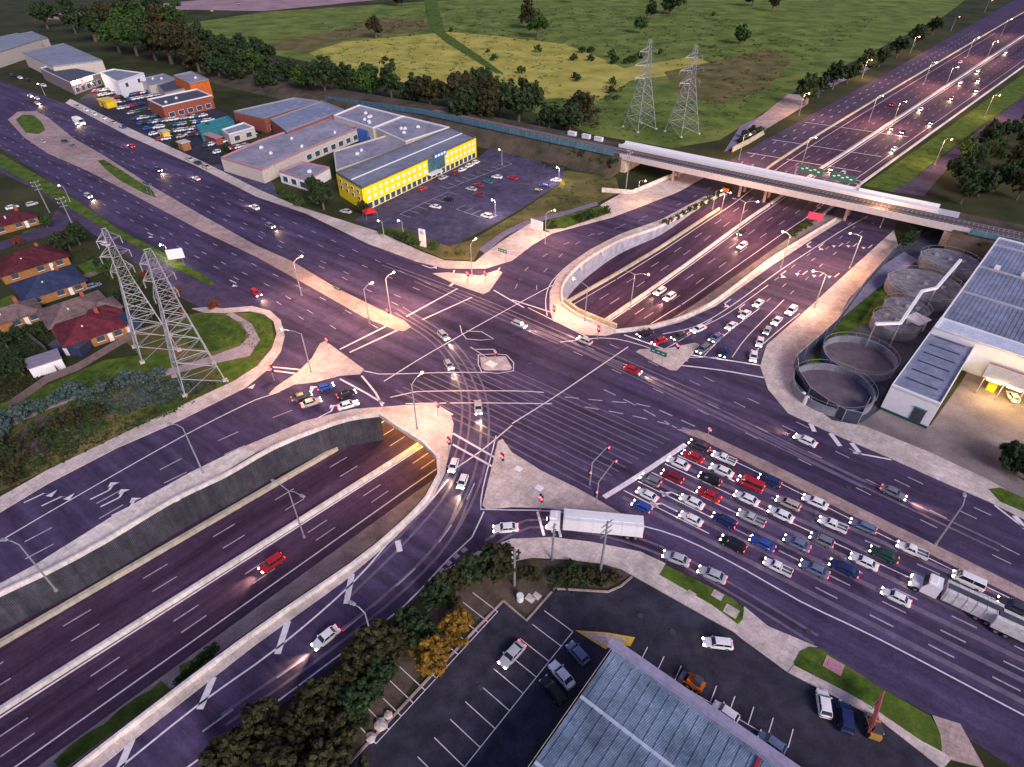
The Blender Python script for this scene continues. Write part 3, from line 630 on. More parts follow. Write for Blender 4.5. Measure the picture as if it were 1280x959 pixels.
def windows(o, a, b, n, z, wd, ht, mat=None, out=.04, frame=True, s0=.04, s1=.96, name='window'):
    d = (b-a); rz = math.atan2(d.y, d.x); nr = Vector((d.y, -d.x, 0)).normalized()
    mb = MB(); mb.box((0, 0, 0), (wd, .08, ht)); src = mb.build(name, mat or wglass, o)
    fr = MB(); t = .12
    for q in ((0, 0, ht/2+t/2, wd+2*t, t), (0, 0, -ht/2-t/2, wd+2*t, t), (-wd/2-t/2, 0, 0, t, ht), (wd/2+t/2, 0, 0, t, ht)): fr.box(q[:3], (q[3], .14, q[4]))
    fo = fr.build('frame', white, src) if frame else None
    for k in range(n):
        c = src if k == 0 else src.copy()
        if k: COL.objects.link(c); 
        if k and fo: f2 = fo.copy(); COL.objects.link(f2); f2.parent = c
        p = a.lerp(b, s0+(s1-s0)*(k+.5)/n)+nr*out; c.location = (p.x, p.y, z); c.rotation_euler = (0, 0, rz)
def roofbits(rf, L, h, n, seed=1, mat=None):
    r = random.Random(seed)
    for k in range(n):
        i = r.randrange(len(L)); c = sum(L, Vector())/len(L); p = L[i].lerp(L[(i+1) % len(L)], r.random()).lerp(c, r.uniform(.3, .9))
        mb = MB(); mb.box((0, 0, .35), (r.uniform(.8, 1.6), r.uniform(.8, 1.4), .7)); mb.tube((0, 0, .7), (0, 0, 1.0), .3, n=8)
        mb.build('roof_vent', mat or white, rf, (p.x, p.y, h-.05))
def ridges(rf, L, h, n, mat, i=0, wd=.35, hh=.18, t0=.1, t1=.9, name='roof_ridge'):
    a, b, c, d = L[i], L[(i+1) % 4], L[(i+2) % 4], L[(i+3) % 4]
    for k in range(n):
        t = t0+(t1-t0)*(k/max(1, n-1) if n > 1 else .5)
        mb = MB(); ribbon(mb, [a.lerp(d, t).lerp(b.lerp(c, t), .02)+Vector((0, 0, h)), a.lerp(d, t).lerp(b.lerp(c, t), .98)+Vector((0, 0, h))], wd, -.1, hh); mb.build(name, mat, rf)
def nearside(L, o, which=0):
    """edges sorted by how squarely they face the camera"""
    e = []
    for i in range(len(L)):
        a, b = L[i], L[(i+1) % len(L)]; d = b-a; nr = Vector((d.y, -d.x, 0)).normalized(); m = (a+b)/2+o.location
        e.append((nr.dot(-Vector((m.x, m.y, 0)).normalized())*d.length, i))
    e.sort(reverse=True); i = e[which][1]; return L[i], L[(i+1) % len(L)]
# yellow office block
o, L, rf = building('yellow_office', 'long two-storey bright yellow office block beside the car park', [(452, 236), (595, 172), (565, 160), (420, 217)], 8, yellowW, roofG, par=.5, parmat=steelD)
a, b = nearside(L, o, 0); 
windows(o, a, b, 11, 6.2, 1.25, .95, white, s0=.02, s1=.52); windows(o, a, b, 7, 6.2, 1.25, .95, white, s0=.68, s1=.99)
windows(o, a, b, 11, 3.9, 1.25, .95, white, s0=.02, s1=.52); windows(o, a, b, 7, 3.9, 1.25, .95, white, s0=.68, s1=.99)
windows(o, a, b, 22, 1.3, 2.2, 2.0, wglass, s0=.02, s1=.99, name='shopfront_window')
d = b-a; rz = math.atan2(d.y, d.x); nr = Vector((d.y, -d.x, 0)).normalized()
p = a.lerp(b, .6)+nr*.15; mb = MB(); mb.box((0, 0, 0), (d.length*.15, .3, 5.2)); mb.build('entrance_panel', M('dark_glazing', (.05, .13, .16), .3, .4, .6), o, (p.x, p.y, 5.2), rz)
p = a.lerp(b, .63)+nr*.5; mb = MB(); mb.box((0, 0, 0), (8, .3, 1.9)); sg = mb.build('sign_board', blueW, o, (p.x, p.y, 7.9), rz)
mb = MB()
for k in range(4): mb.box((-2.7+k*1.8, -.18, .1), (1.2, .06, .9))
mb.build('sign_marking', white, sg)
p = a.lerp(b, .55)+nr*1.5; mb = MB(); mb.box((0, 0, 0), (7, 3, .25)); mb.build('canopy', white, o, (p.x, p.y, 2.8), rz)
ridges(rf, L, 8, 1, white, 0, .3, .3, .5, .5, 'walkway_rail')
a2, b2 = nearside(L, o, 1); windows(o, a2, b2, 4, 6.2, 1.6, 1.0, roofD); windows(o, a2, b2, 4, 3.9, 1.6, 1.0, roofD)
# attached low halls
for nm, lab, px, h, wm, rm, pm, nv in [
    ('office_annex', 'low grey flat-roofed hall directly behind the yellow office block', [(417, 190), (484, 170), (560, 166), (420, 214)], 5.0, creamW, roofG2, creamW, 3),
    ('office_annex', 'grey roofed hall adjoining the far end of the yellow block', [(467, 160), (505, 146), (562, 160), (507, 178)], 6.5, creamW, roofG2, white, 4),
    ('office_annex', 'grey flat-roofed hall with white roof vents behind the blue portal', [(417, 145), (449, 132), (504, 146), (466, 161)], 6.8, creamW, roofG2, white, 6),
    ('showroom', 'long flat-roofed showroom with a pink fascia', [(276, 198), (322, 177), (412, 147), (450, 160), (376, 190), (327, 213)], 5, creamW, roofG2, pink, 5),
    ('low_hall', 'small low hall between the showroom and the yellow block', [(349, 215), (378, 203), (412, 210), (384, 226)], 4, white, roofG2, pink, 1),
    ('warehouse', 'warehouse with pale blue-grey ribbed roof behind the showroom', [(338, 150), (402, 127), (430, 138), (358, 165)], 6, brickR, roofT, steel, 0),
    ('warehouse', 'warehouse with pale ribbed roof, farther behind the showroom', [(292, 140), (368, 123), (398, 127), (330, 149)], 6, brickR, roofT, steel, 0),
    ('shed', 'teal metal shed in the middle of the car dealer yard', [(246, 157), (285, 146), (293, 153), (251, 166)], 4, tealW, tealW, tealW, 0),
    ('office', 'small blue-roofed office beside the pale warehouse and the dealer cars', [(277, 163), (305, 154), (318, 160), (286, 169)], 4, creamW, roofT, white, 0),
    ('brick_showroom', 'red brick showroom with a white roof edge among the dealer cars', [(184, 125), (246, 112), (265, 120), (203, 134)], 6, brickR, roofD, white, 2),
    ('orange_building', 'box building with bright orange walls beside the dark trees', [(217, 95), (239, 90), (261, 100), (237, 105)], 9, orangeW, roofG2, steel, 1),
    ('workshop', 'low workshop with dark roof behind the red brick showroom', [(196, 107), (218, 100), (237, 110), (206, 117)], 4.5, creamW, roofD, steel, 0),
    ('workshop', 'low workshop with patchy pale roof near the orange building', [(172, 100), (205, 93), (218, 98), (186, 107)], 4.5, creamW, roofT, steel, 2),
    ('white_hall', 'white walled hall with two dark windows at the dealer yard', [(125, 91), (142, 87), (180, 92), (147, 103)], 8, whiteW, roofG, white, 0),
    ('shop', 'long dark-roofed shop with glowing white signs on its front', [(50, 86), (72, 80), (125, 92), (88, 104)], 6, M('shop_wall', (.25, .2, .2), .8, .2, 1), roofD, white, 0),
    ('factory', 'wide factory with dark ribbed roof behind the glowing shop', [(28, 66), (80, 55), (128, 76), (66, 84)], 8, creamW, roofG, steel, 0),
    ('factory', 'far factory roof at the dark upper left edge', [(-40, 56), (22, 42), (50, 50), (-8, 68)], 8, creamW, roofG, steel, 0),
    ('factory', 'pale factory roof second from the dark upper left edge', [(8, 46), (40, 40), (60, 48), (30, 56)], 7, creamW, roofG, steel, 0)]:
    o, L, rf = building(nm, lab, px, h, wm, rm, parmat=pm)
    if nv: roofbits(rf, L, h, nv, len(lab))
    a, b = nearside(L, o, 0)
    if nm in ('white_hall',): windows(o, a, b, 2, 5.5, 2.2, 2, roofD)
    elif nm in ('shop',):
        windows(o, a, b, 5, 2, 3, 2.4, wglass)
        sgm = M('lit_sign', (.9, .9, .9), .4, 0, emit=(1, .85, .8), estr=14)
        windows(o, a, b, 3, 5.6, 1.6, 1.6, sgm, out=.3, frame=False, s0=.02, s1=.3, name='lit_sign'); windows(o, a, b, 1, 5.4, 7, 1.6, M('lit_sign_warm', (.9, .8, .5), .4, 0, emit=(1, .75, .35), estr=12), out=.35, frame=False, s0=.4, s1=.7, name='lit_sign')
        windows(o, a, b, 1, 4.6, 2, 1.4, redOn, out=.35, frame=False, s0=.3, s1=.38, name='lit_sign')
    elif nm in ('showroom', 'warehouse', 'low_hall', 'office_annex', 'brick_showroom', 'office'): windows(o, a, b, max(2, int((b-a).length/5)), 1.9, 2.8, 2.0, wglass)
# blue portal on the annex
mb = MB(); mb.box((0, 0, 2.6), (9, 4, 5.2)); tag(mb.build('entrance_portal', blueW, None, P(456, 176, 0), R(-38)), 'square blue entrance portal between the grey halls', 'portal')
# dealer canopies / huts
def hut(label, px, py, size, col, roof, rz=R(-38), nm='kiosk'):
    o = empty(nm, P(px, py), rz); tag(o, label, 'kiosk')
    MB().box((0, 0, size[2]/2), size).build('wall', col, o)
    MB().box((0, 0, size[2]+.15), (size[0]+.8, size[1]+.8, .3)).build('roof', roof, o)
    MB().box((0, -size[1]/2-.04, 1.1), (1.2, .1, 2.1)).build('door', wglass, o); return o
ylw = M('canopy_yellow', (.75, .52, .02), .6, .1, 1)
hut('bright yellow flat canopy building in the dealer yard', 136, 133, (9, 5, 3.2), ylw, ylw)
hut('small pale yellow hut at the kerb of the dealer yard', 208, 173, (3.5, 3, 3.2), ylw, creamW)
hut('tan sales hut near the highway beside the dealer cars', 232, 187, (4, 3.4, 3.2), brickO, creamW)
hut('pale site shed behind the tan sales hut', 268, 178, (10, 3, 2.8), brickR, pink)
# bottom warehouse with blue ribbed roof
C0 = P(767, 806, 6.0); u1 = Vector((math.cos(R(-38.8)), math.sin(R(-38.8)), 0)); u2 = Vector((-u1.y, u1.x, 0))*-1
wpts = [C0, C0+u2*44, C0+u2*44+u1*62, C0+u1*62]
o, L, rf = building('blue_roof_warehouse', 'large warehouse with mottled blue ribbed roof at the bottom edge', None, 6, creamW, roofB, par=0, world=wpts)
def loc(p): return Vector((p.x, p.y, 0))-o.location
g0 = loc(C0)
mb = MB(); ribbon(mb, [g0+u1*-.6+Vector((0, 0, 5.8)), g0+u1*62+Vector((0, 0, 5.8))], 1.3, 0, .8); mb.build('gutter_parapet', M('gutter_grey', (.30, .28, .40), .6, .2, 1), rf)
for k in range(46):
    mb = MB(); q = g0+u1*(1.3*k+1); ribbon(mb, [q+u2*1.2+Vector((0, 0, 5.9)), q+u2*43.8+Vector((0, 0, 5.9))], .16, 0, .10); mb.build('roof_rib', roofB, rf)
for dd in (8.2, 17.5, 27): 
    mb = MB(); ribbon(mb, [g0+u2*dd+u1*.3+Vector((0, 0, 5.92)), g0+u2*dd+u1*61+Vector((0, 0, 5.92))], .45, 0, .16); mb.build('roof_ridge', M('ridge_cap', (.42, .48, .60), .5, .2, 1), rf)
mb = MB(); ribbon(mb, [g0+u1*20+u2*1.2+Vector((0, 0, 5.95)), g0+u1*20+u2*8+Vector((0, 0, 5.95))], .5, 0, .25); mb.build('red_pipe', M('red_pipe', (.28, .02, .05), .6, .1), rf)
a, b = [loc(p) for p in (wpts[0], wpts[1])]; windows(o, a, b, 7, 2, 2.2, 1.6, wglass)
a, b = [loc(p) for p in (wpts[3], wpts[0])]; windows(o, a, b, 8, 2, 2.6, 2.2, wglass)
# right warehouses
def wh(name, label, corner_px, h, ang, la, lb, wall, roof, parm=None, par=.5):
    c = P(*corner_px, h); e1 = Vector((math.cos(ang), math.sin(ang), 0)); e2 = Vector((-e1.y, e1.x, 0))
    return building(name, label, None, h, wall, roof, par=par, parmat=parm, world=[c, c+e1*la, c+e1*la+e2*lb, c+e2*lb])
e_ang = math.atan2(*(reversed((P(1247, 297, 7)-P(1175, 397, 7)).xy[:])))
c = P(1175, 399, 7); e1 = Vector((math.cos(e_ang), math.sin(e_ang), 0)); e2 = Vector((e1.y, -e1.x, 0))
lenA = (P(1247, 297, 7)-c).length
o, L, rf = building('warehouse', 'large warehouse with pale blue-grey ribbed roof at the right edge', None, 7, whiteW, roofT, par=.3, parmat=white, world=[c, c+e1*lenA, c+e1*lenA+e2*46, c+e2*46])
for k in range(3):
    mb = MB(); q0 = c-o.location+e1*(lenA*(.3+.3*k)); q0.z = 7; ribbon(mb, [q0, q0+e2*45], .8, -.1, .35); mb.build('roof_ridge', M('ridge_cap2', (.40, .38, .44), .6, .2, 1), rf)
for k in range(50):
    mb = MB(); q0 = c-o.location+e1*.6+e2*(.6+k*.92); q0.z = 6.93; ribbon(mb, [q0, q0+e1*(lenA-1.2)], .12, 0, .09); mb.build('roof_rib', roofT, rf)
for k in range(7):
    q = c-o.location+e1*(lenA*.62)+e2*(4+k*6); mb = MB(); mb.box((0, 0, .5), (1.2, 1.2, 1)); mb.build('roof_vent', white, rf, (q.x, q.y, 7), e_ang)
o, L, rf = building('white_parapet_hall', 'white band-like parapet roof between the two roofs of the right-hand warehouse', None, 7.6, whiteW, M('white_roof', (.55, .60, .72), .6, .1, .5), par=.2, parmat=white, world=[c-e1*.3, c-e1*.3+e2*46, c-e1*6+e2*46, c-e1*6])
q4 = [P(a, b, 6) for a, b in [(1172, 402), (1226, 421), (1178, 506), (1115, 481)]]
cB = q4[0]-e1*.6; dB = (q4[3]-q4[0]); lB = dB.length; dB.normalize(); nB = Vector((-dB.y, dB.x, 0)); wB = abs((q4[1]-q4[0]).dot(nB))
o, L, rf = building('white_warehouse', 'white-fronted warehouse with dark skylight strips in its blue roof', None, 6, whiteW, roofT, par=.35, parmat=white, world=[cB, cB+nB*wB, cB+nB*wB+dB*lB, cB+dB*lB])
o_ = cB-o.location; o_.z = 0; aB = math.atan2(dB.y, dB.x)
for k in range(7):
    mb = MB(); q0 = o_+dB*(2.5+k*(lB-6)/6.4); q0.z = 6; ribbon(mb, [q0+nB*1.3, q0+nB*(wB-1.6)], .35, -.06, .12); mb.build('skylight_strip', M('skylight_dark', (.03, .04, .09), .3, .2), rf)
q = o_+dB*(lB+.06)+nB*(wB*.72); dr = MB().box((0, 0, 2), (.12, wB*.24, 3.2)).build('roller_door', roofD, o, (q.x, q.y, 0), aB)
MB().box((.1, 0, 3.75), (.12, wB*.27, .3)).build('door_frame', tealW, dr)
q = o_+dB*(lB+.1)+nB*(wB/2); MB().box((0, 0, .25), (.2, wB, .5)).build('plinth', M('green_plinth', (.02, .09, .06), .7, .1), o, (q.x, q.y, 0), aB)
# lit loading bay
lb = empty('loading_bay', c-e1*6.4+e2*19-Vector((0, 0, 7)), e_ang); tag(lb, 'glowing yellow-lit loading bay canopy of the right-hand warehouse', 'loading bay')
MB().box((-4, -1, 4.4), (6, 15, .3)).build('canopy', creamW, lb); MB().box((-.2, -1, 2.2), (.3, 15, 4.2)).build('back_wall', brickO, lb)
for k in range(4): MB().box((-6.9, -6.5+k*3.6, 4.15), (.4, 2.6, .35)).build('lamp_tube', M('bay_lamp', (1, .8, .4), .4, 0, emit=(1, .72, .25), estr=26), lb)
for k in range(5): MB().tube((-6.8, -8+k*3.5, 0), (-6.8, -8+k*3.5, 4.3), .12).build('post', steel, lb)
MB().box((-3, 4, .8), (2.4, 1.6, 1.6)).build('crate_stack', ylw, lb)
bld = bpy.data.lights.new('bay_light', 'POINT'); bld.energy = 1500; bld.color = (1, .62, .18); bld.shadow_soft_size = .6
for yy in (-5, 3): link('bay_light', bld, lb, (-8, yy, 4.6))
# houses
def house(label, px, py, lx, ly, ang, roofm, wallm, wing=None):
    """px,py: centre of the roof"""
    p = P(px, py, 3.2); o = empty('house', (p.x, p.y, 0), ang); tag(o, label, 'house')
    MB().box((0, 0, 1.3), (lx-1.4, ly-1.4, 2.6)).build('wall', wallm, o)
    def hip(mb, cx, cy, a, b, z, hh):
        x, y = a/2, b/2; r = max(.1, x-y)
        if a >= b: rd = [(cx-r, cy, z+hh), (cx+r, cy, z+hh)]
        else: r = y-x; rd = [(cx, cy-r, z+hh), (cx, cy+r, z+hh)]
        v = [(cx-x, cy-y, z), (cx+x, cy-y, z), (cx+x, cy+y, z), (cx-x, cy+y, z)]+rd
        f = [(0, 1, 5, 4), (1, 2, 5), (2, 3, 4, 5), (3, 0, 4)] if a >= b else [(0, 1, 4), (1, 2, 5, 4), (2, 3, 5), (3, 0, 4, 5)]
        mb.add(v, f+[(3, 2, 1, 0)])
    mb = MB(); hip(mb, 0, 0, lx, ly, 2.65, min(lx, ly)*.22)
    if wing:
        wx, wy, wa, wb = wing; hip(mb, wx, wy, wa, wb, 2.66, min(wa, wb)*.22); MB().box((wx, wy, 1.3), (wa-1, wb-1, 2.6)).build('wall', wallm, o)
    rf = mb.build('roof', roofm, o)
    MB().box((lx*.2, ly*.12, 5), (.8, .8, 1.8)).build('chimney', brickR, rf)
    MB().tube((-lx*.1, -ly*.2, 3.5), (-lx*.1, -ly*.2, 4.6), .2).build('vent_pipe', white, rf)
    for k in (-.3, .05, .32): 
        w_ = MB().box((0, 0, 0), (1.6, .1, 1.2)).build('window', wglass, o, (lx*k, -(ly-1.4)/2-.04, 1.5)); MB().box((0, -.03, -.68), (1.9, .16, .12)).build('sill', white, w_)
    w_ = MB().box((0, 0, 0), (.1, 1.6, 1.2)).build('window', wglass, o, ((lx-1.4)/2+.04, 0, 1.5)); MB().box((.03, 0, -.68), (.16, 1.9, .12)).build('sill', white, w_)
    MB().box((lx*.2, -(ly-1.4)/2-.05, 1.05), (.95, .1, 2.1)).build('door', white, o)
    return o
hA = R(50)
tileM = M('roof_tile_maroon', (.10, .025, .035), .8, .35, .8, wave=2.2); tileN = M('roof_tile_navy', (.04, .055, .12), .7, .3, .8, wave=2.2)
tileB = M('roof_tile_brown', (.20, .14, .14), .85, .3, .8, wave=2.2); tileR = M('roof_tile_red', (.15, .03, .045), .8, .4, .8, wave=2.2)
house('house with maroon hipped roof at the left edge, farthest up the street', 34, 322, 18, 13.5, hA-R(2), tileM, brickO)
house('house with navy hipped roof and orange brick walls', 60, 351, 15.5, 13, hA-R(4), tileN, brickO)
house('house with brown tiled roof between the navy and red roofs', 92, 384, 15, 12.5, hA-R(4), tileB, brickO, (5, -4, 8, 8))
house('house with mottled red tiled roof and white vents', 110, 405, 14, 13, hA-R(8), tileR, brickO, (4, 5, 8, 7))
house('house with brown roof cut off by the left edge', 8, 390, 14, 9, hA-R(6), tileB, brickO)
house('small dark-roofed house in the corner at the left edge, by the side street', 12, 272, 14, 9, hA, tileM, brickO)
def shed(label, px, py, lx, ly, h, ang, wm, rm):
    p = P(px, py, h); o = empty('shed', (p.x, p.y, 0), ang); tag(o, label, 'shed')
    MB().box((0, 0, h/2), (lx-.3, ly-.3, h)).build('wall', wm, o); MB().box((0, 0, h+.1), (lx, ly, .2)).build('roof', rm, o); MB().box((0, -ly/2+.1, 1), (1, .1, 2)).build('door', white, o)
shed('flat-roofed shed with a white rim below the red-roofed house', 54, 449, 6.5, 5, 2.6, hA-R(10), white, M('shed_roof', (.25, .22, .28), .7, .2, 1))
shed('navy carport roof attached beside the red-roofed house', 152, 399, 6.5, 5.5, 2.6, hA-R(8), tileN, tileN)
shed('dark garden shed left of the red-roofed house', 87, 428, 8, 4, 2.4, hA-R(60), tileN, roofD)
def wfence(label, px, h=1.7, mat=None): 
    mb = MB(); ribbon(mb, W(px), .1, 0, h); tag(mb.build('garden_fence', mat or M('timber_fence', (.14, .11, .12), .9, .3, 1)), label, 'fence')
wfence('long timber garden fence behind the houses along the park', [(15, 510), (60, 478), (100, 462), (150, 432), (172, 420)])
wfence('timber fence between the red-roofed house and the brown-roofed house', [(35, 420), (60, 440), (75, 470)])
wfence('low fence along the front gardens by the service road', [(100, 350), (120, 343), (150, 335)], 1.1)
wfence('fence left of the navy-roofed house', [(-10, 402), (15, 392), (35, 378)])
# ------------------------------------------------------------------ tanks and plant
def tank(label, px, py, r, h, openT, col=None):
    p = P(px, py, h); o = empty('tank', (p.x, p.y, 0)); tag(o, label, 'tank'); n = 40
    cm = M('tank_concrete', (.20, .21, .25), .9, .3, .4)
    def ring(r, z): return [(r*math.cos(2*math.pi*i/n), r*math.sin(2*math.pi*i/n), z) for i in range(n)]
    mb = MB(); mb.add(ring(r, 0)+ring(r, h)+ring(r-.35, h)+ring(r-.35, .3 if openT else h-.2), [(k*n+i, k*n+(i+1) % n, (k+1)*n+(i+1) % n, (k+1)*n+i) for k in range(3) for i in range(n)]); mb.build('wall', cm, o)
    mb = MB(); z = (.35 if openT else h-.1)
    mb.add(ring(r-.36, z), [tuple(range(n))]); mb.build('sludge' if openT else 'lid', M('sludge', (.13, .10, .12), .5, .3, .5) if openT else M('lid_mottled', (.17, .18, .22), .9, .5, .5), o)
    mb = MB()
    for i in range(n): mb.tube(ring(r+.12, h+.9)[i], ring(r+.12, h+.9)[(i+1) % n], .04, n=4)
    for i in range(0, n, 4): mb.tube(ring(r+.12, h)[i], ring(r+.12, h+.9)[i], .04, n=4)
    mb.build('hand_rail', steel, o)
    if not openT:
        for k, (x, y) in enumerate(((0, 0), (r*.4, -r*.2), (-r*.3, r*.4))): MB().tube((x, y, h-.1), (x, y, h+.5), .5, n=10).build('hatch', steel, o)
    return o
tank('open round concrete tank, upper of the two open ones', 1075, 443, 7.8, 2, True)
tank('open round concrete tank with dark water, nearest the footpath', 1042, 482, 8.2, 2, True)
tank('smallest closed round tank with pipework, just above the open tanks', 1121, 401, 5.4, 2.6, False)
tank('closed round tank half behind the smallest one with the walkway', 1134, 384, 5.2, 3, False)
tank('wide closed round tank with mottled lid, the largest', 1157, 356, 9.2, 2.8, False)
tank('closed round tank farthest up beside the dark bushes', 1188, 325, 7.6, 2.6, False)
pipe = empty('pipe_bridge', P(1150, 380, 6)); tag(pipe, 'white zigzag overhead pipe walkway running above the round tanks', 'pipe')
pl = [P(a, b, 6.5)-pipe.location for a, b in [(1094, 406), (1125, 405), (1152, 365), (1170, 361), (1200, 326)]]
mb = MB()
ribbon(mb, pl, .8, 0, .5); mb.build('walkway', white, pipe)
for q in pl: MB().tube((q.x, q.y, -6), (q.x, q.y, q.z), .15).build('post', steel, pipe)
hut('small white cubic pump house beside the round tanks', 1141, 412, (3.6, 3.2, 3.0), white, white, R(30), 'pump_house')
for (px, py, lab) in ((1001, 500, 'white upright bollard tank beside the dark fence, left one'), (1006, 505, 'white upright bollard tank beside the dark fence, right one')):
    mb = MB(); mb.tube((0, 0, 0), (0, 0, 1.9), .5, n=10); mb.tube((0, 0, 1.9), (0, 0, 2.1), .5, .2, n=10); tag(mb.build('cylinder_tank', white, None, P(px, py)), lab, 'tank', 'pair of small white tanks')
fN = M('fence_dark_blue', (.03, .04, .08), .6, .2, .6)
fence('plant_fence', W([(1117, 317), (1078, 362), (1042, 412), (1018, 434), (992, 457), (994, 476), (1008, 498), (1030, 514), (1052, 526), (1072, 530), (1082, 510)]), 3.0, 4, fN, 'dark blue fence curving round the open tanks with a pale top rail', r=.1)
fence('plant_fence', W([(1117, 317), (1140, 300), (1165, 288), (1205, 281)]), 2.2, 4, fN, 'grey fence above the purple access path by the tank plant', r=.08)
mb = MB(); mb.box((0, 0, 2.0), (13, 9, .18)); 
# rail-side small white unit
mb = MB(); mb.box((0, 0, 1.2), (5, 2.4, 2.4)); mb.box((0, 0, 2.5), (5.3, 2.7, .2)); tag(mb.build('site_container', M('container_blue', (.10, .24, .30), .6, .2, .6), None, P(1178, 285), R(-30)), 'pale blue site container under the rail bridge end', 'container')

# ------------------------------------------------------------------ pylons
def pylon_mesh(H, base, top, arms):
    mb = MB(); r = .095
    def hw(t): return (base*(1-t/.62)+top*(t/.62))/2 if t < .62 else (top+(top*.35-top)*(t-.62)/.38)/2
    lv = [0, .13, .25, .36, .46, .55, .62, .70, .78, .86, .93, 1]
    def cor(t): return [Vector((sx*hw(t), sy*hw(t), t*H)) for sx, sy in ((-1, -1), (1, -1), (1, 1), (-1, 1))]
    for a, b in zip(lv, lv[1:]):
        A, B = cor(a), cor(b); k = r*(1.3 if a < .5 else .9)
        for i in range(4):
            mb.tube(A[i], B[i], k*1.2, n=4); j = (i+1) % 4
            mb.tube(A[i], B[j], k*.7, n=3); mb.tube(A[j], B[i], k*.7, n=3); mb.tube(B[i], B[j], k*.7, n=3)
    legs = mb
    am = MB()
    for t, L in arms:
        z = t*H; h = hw(t)
        for sx in (-1, 1):
            tip = Vector((sx*L, 0, z))
            for sy in (-1, 1):
                am.tube((sx*h, sy*h, z-.3), tip, r*.9, n=3); am.tube((sx*h, sy*h, z+H*.045), tip, r*.7, n=3)
            for f in (.33, .66): am.tube(Vector((sx*h, h, z)).lerp(tip, f), Vector((sx*h, -h, z)).lerp(tip, f), r*.6, n=3)
            am.tube(tip, tip-Vector((0, 0, 1.6)), .12, n=4)
    return legs, am
def pylon(px, py, H, base, top, arms, rz, label):
    o = empty('power_pylon', P(px, py), rz); tag(o, label, 'pylon', 'steel lattice pylons')
    l, a_ = pylon_mesh(H, base, top, arms); l.build('lattice_tower', steel, o); a_.build('cross_arm', steel, o)
    for sx in (-1, 1):
        for sy in (-1, 1): MB().box((sx*base/2, sy*base/2, .2), (1, 1, .5)).build('footing', conc, o)
    return o
ar3 = [(.70, 2.2), (.82, 2.8), (.93, 2.2)]
pylon(250, 474, 31, 8.5, 3.4, ar3, R(38), 'lattice pylon nearer the ramp, on the left with its feet by the footpath')
pylon(196, 436, 30, 8, 2.4, ar3, R(38), 'lattice pylon on the left, beside the houses, behind its twin')
pylon(799, 160, 37, 11, 3, [(.60, 6), (.74, 7), (.88, 5)], R(30), 'lattice pylon in the green field, left of the two by the rail line')
pylon(852, 166, 36, 11, 3, [(.60, 6), (.74, 7), (.88, 5)], R(30), 'lattice pylon in the green field, right of the two by the rail line')

# ------------------------------------------------------------------ poles, lamps, signals, signs
LD = {}
def lampdata(kind, e, col):
    k = (kind, e, col)
    if k not in LD:
        l = bpy.data.lights.new('lamp_light', 'POINT'); l.energy = e; l.color = col; l.shadow_soft_size = .5; LD[k] = l
    return LD[k]
PM = {}
def street_lamp(hpx, hpy, label, H=10.5, arm=2.4, ang=None, lit=True, e=1.0, z0=0, twin=False, white_=False, light=True, group='tall street lamps'):
    """hpx,hpy: pixel of the lamp head in the photograph; the pole stands one arm length away on the ground"""
    p = P(hpx, hpy, H+z0)
    if z0 == 'F': pass
    ang = R(200) if ang is None else ang
    base = Vector((p.x-math.cos(ang)*arm, p.y-math.sin(ang)*arm, z0))
    o = empty('street_lamp', base, ang); tag(o, label, 'street lamp', group)
    key = (H, arm)
    if key not in PM:
        mb = MB(); mb.tube((0, 0, 0), (0, 0, H-.6), .16, .09, n=7); mb.tube((0, 0, 0), (0, 0, .5), .28, .22, n=7); pole = mb.build('pole', steel, o)
        mb = MB(); mb.tube((0, 0, H-.7), (arm*.5, 0, H-.05), .08, .07, n=6); mb.tube((arm*.5, 0, H-.05), (arm, 0, H), .07, .06, n=6); a_ = mb.build('arm', steel, o)
        h_ = MB().box((arm+.3, 0, H+.06), (1.1, .45, .2), taper=.7).build('lamp_head', steel, a_)
        g_ = MB().tube((arm+.3, 0, H-.16), (arm+.3, 0, H-.02), .16, .30, n=10).build('lamp_glass', lampOn, a_)
        b_ = MB().tube((arm+.3, 0, H+.14), (arm+.3, 0, H+.24), .20, .10, n=10).build('lamp_bowl', lampOn, a_)
        ds = [x.data for x in (pole, a_, h_, g_, b_)]; PM[key] = ds
        for x in (pole, a_, h_, g_, b_): bpy.data.objects.remove(x)
    ds = PM[key]; link('pole', ds[0], o)
    for k in range(2 if twin else 1):
        a_ = link('arm', ds[1], o, None, R(180)*k); link('lamp_head', ds[2], a_); g_ = link('lamp_glass', ds[3], a_)
        on = lit and k == 0; gl = [g_]
        if on: gl.append(link('lamp_bowl', ds[4], a_))
        for q in gl: q.material_slots[0].link = 'OBJECT'; q.material_slots[0].material = (lampOnW if white_ else lampOn) if on else headOff
        if on and light: link('lamp_light', lampdata('p', LAMP_W*e, (1, .80, .72) if white_ else (1, .52, .26)), a_, (arm+.3, 0, H-.5))
    return o
SL = street_lamp
SL(594, 299, 'lit street lamp on the verge corner beside the yellow block car park', ang=R(60))
SL(692, 263, 'lit street lamp beside the bank planting along the off-ramp', ang=R(20))
SL(718, 349, 'lit street lamp at the curved top of the blue-grey trench wall', ang=R(140), arm=4)
SL(526, 467, 'lit street lamp over the middle of the crossing, arm reaching from the south plaza', ang=R(60), arm=3, H=12)
SL(464, 354, 'lit lamp on the highway median, middle of the three left of the junction', ang=R(50), e=1.2)
SL(491, 341, 'lit lamp on the far side highway lanes left of the junction, rightmost of three', ang=R(50), e=1.2)
SL(376, 321, 'lit lamp on the highway median, leftmost of the three before the junction', ang=R(50), e=1.2)
SL(354, 412, 'lit lamp over the left kerb where the pink trails turn the corner', ang=R(170), arm=4, H=11)
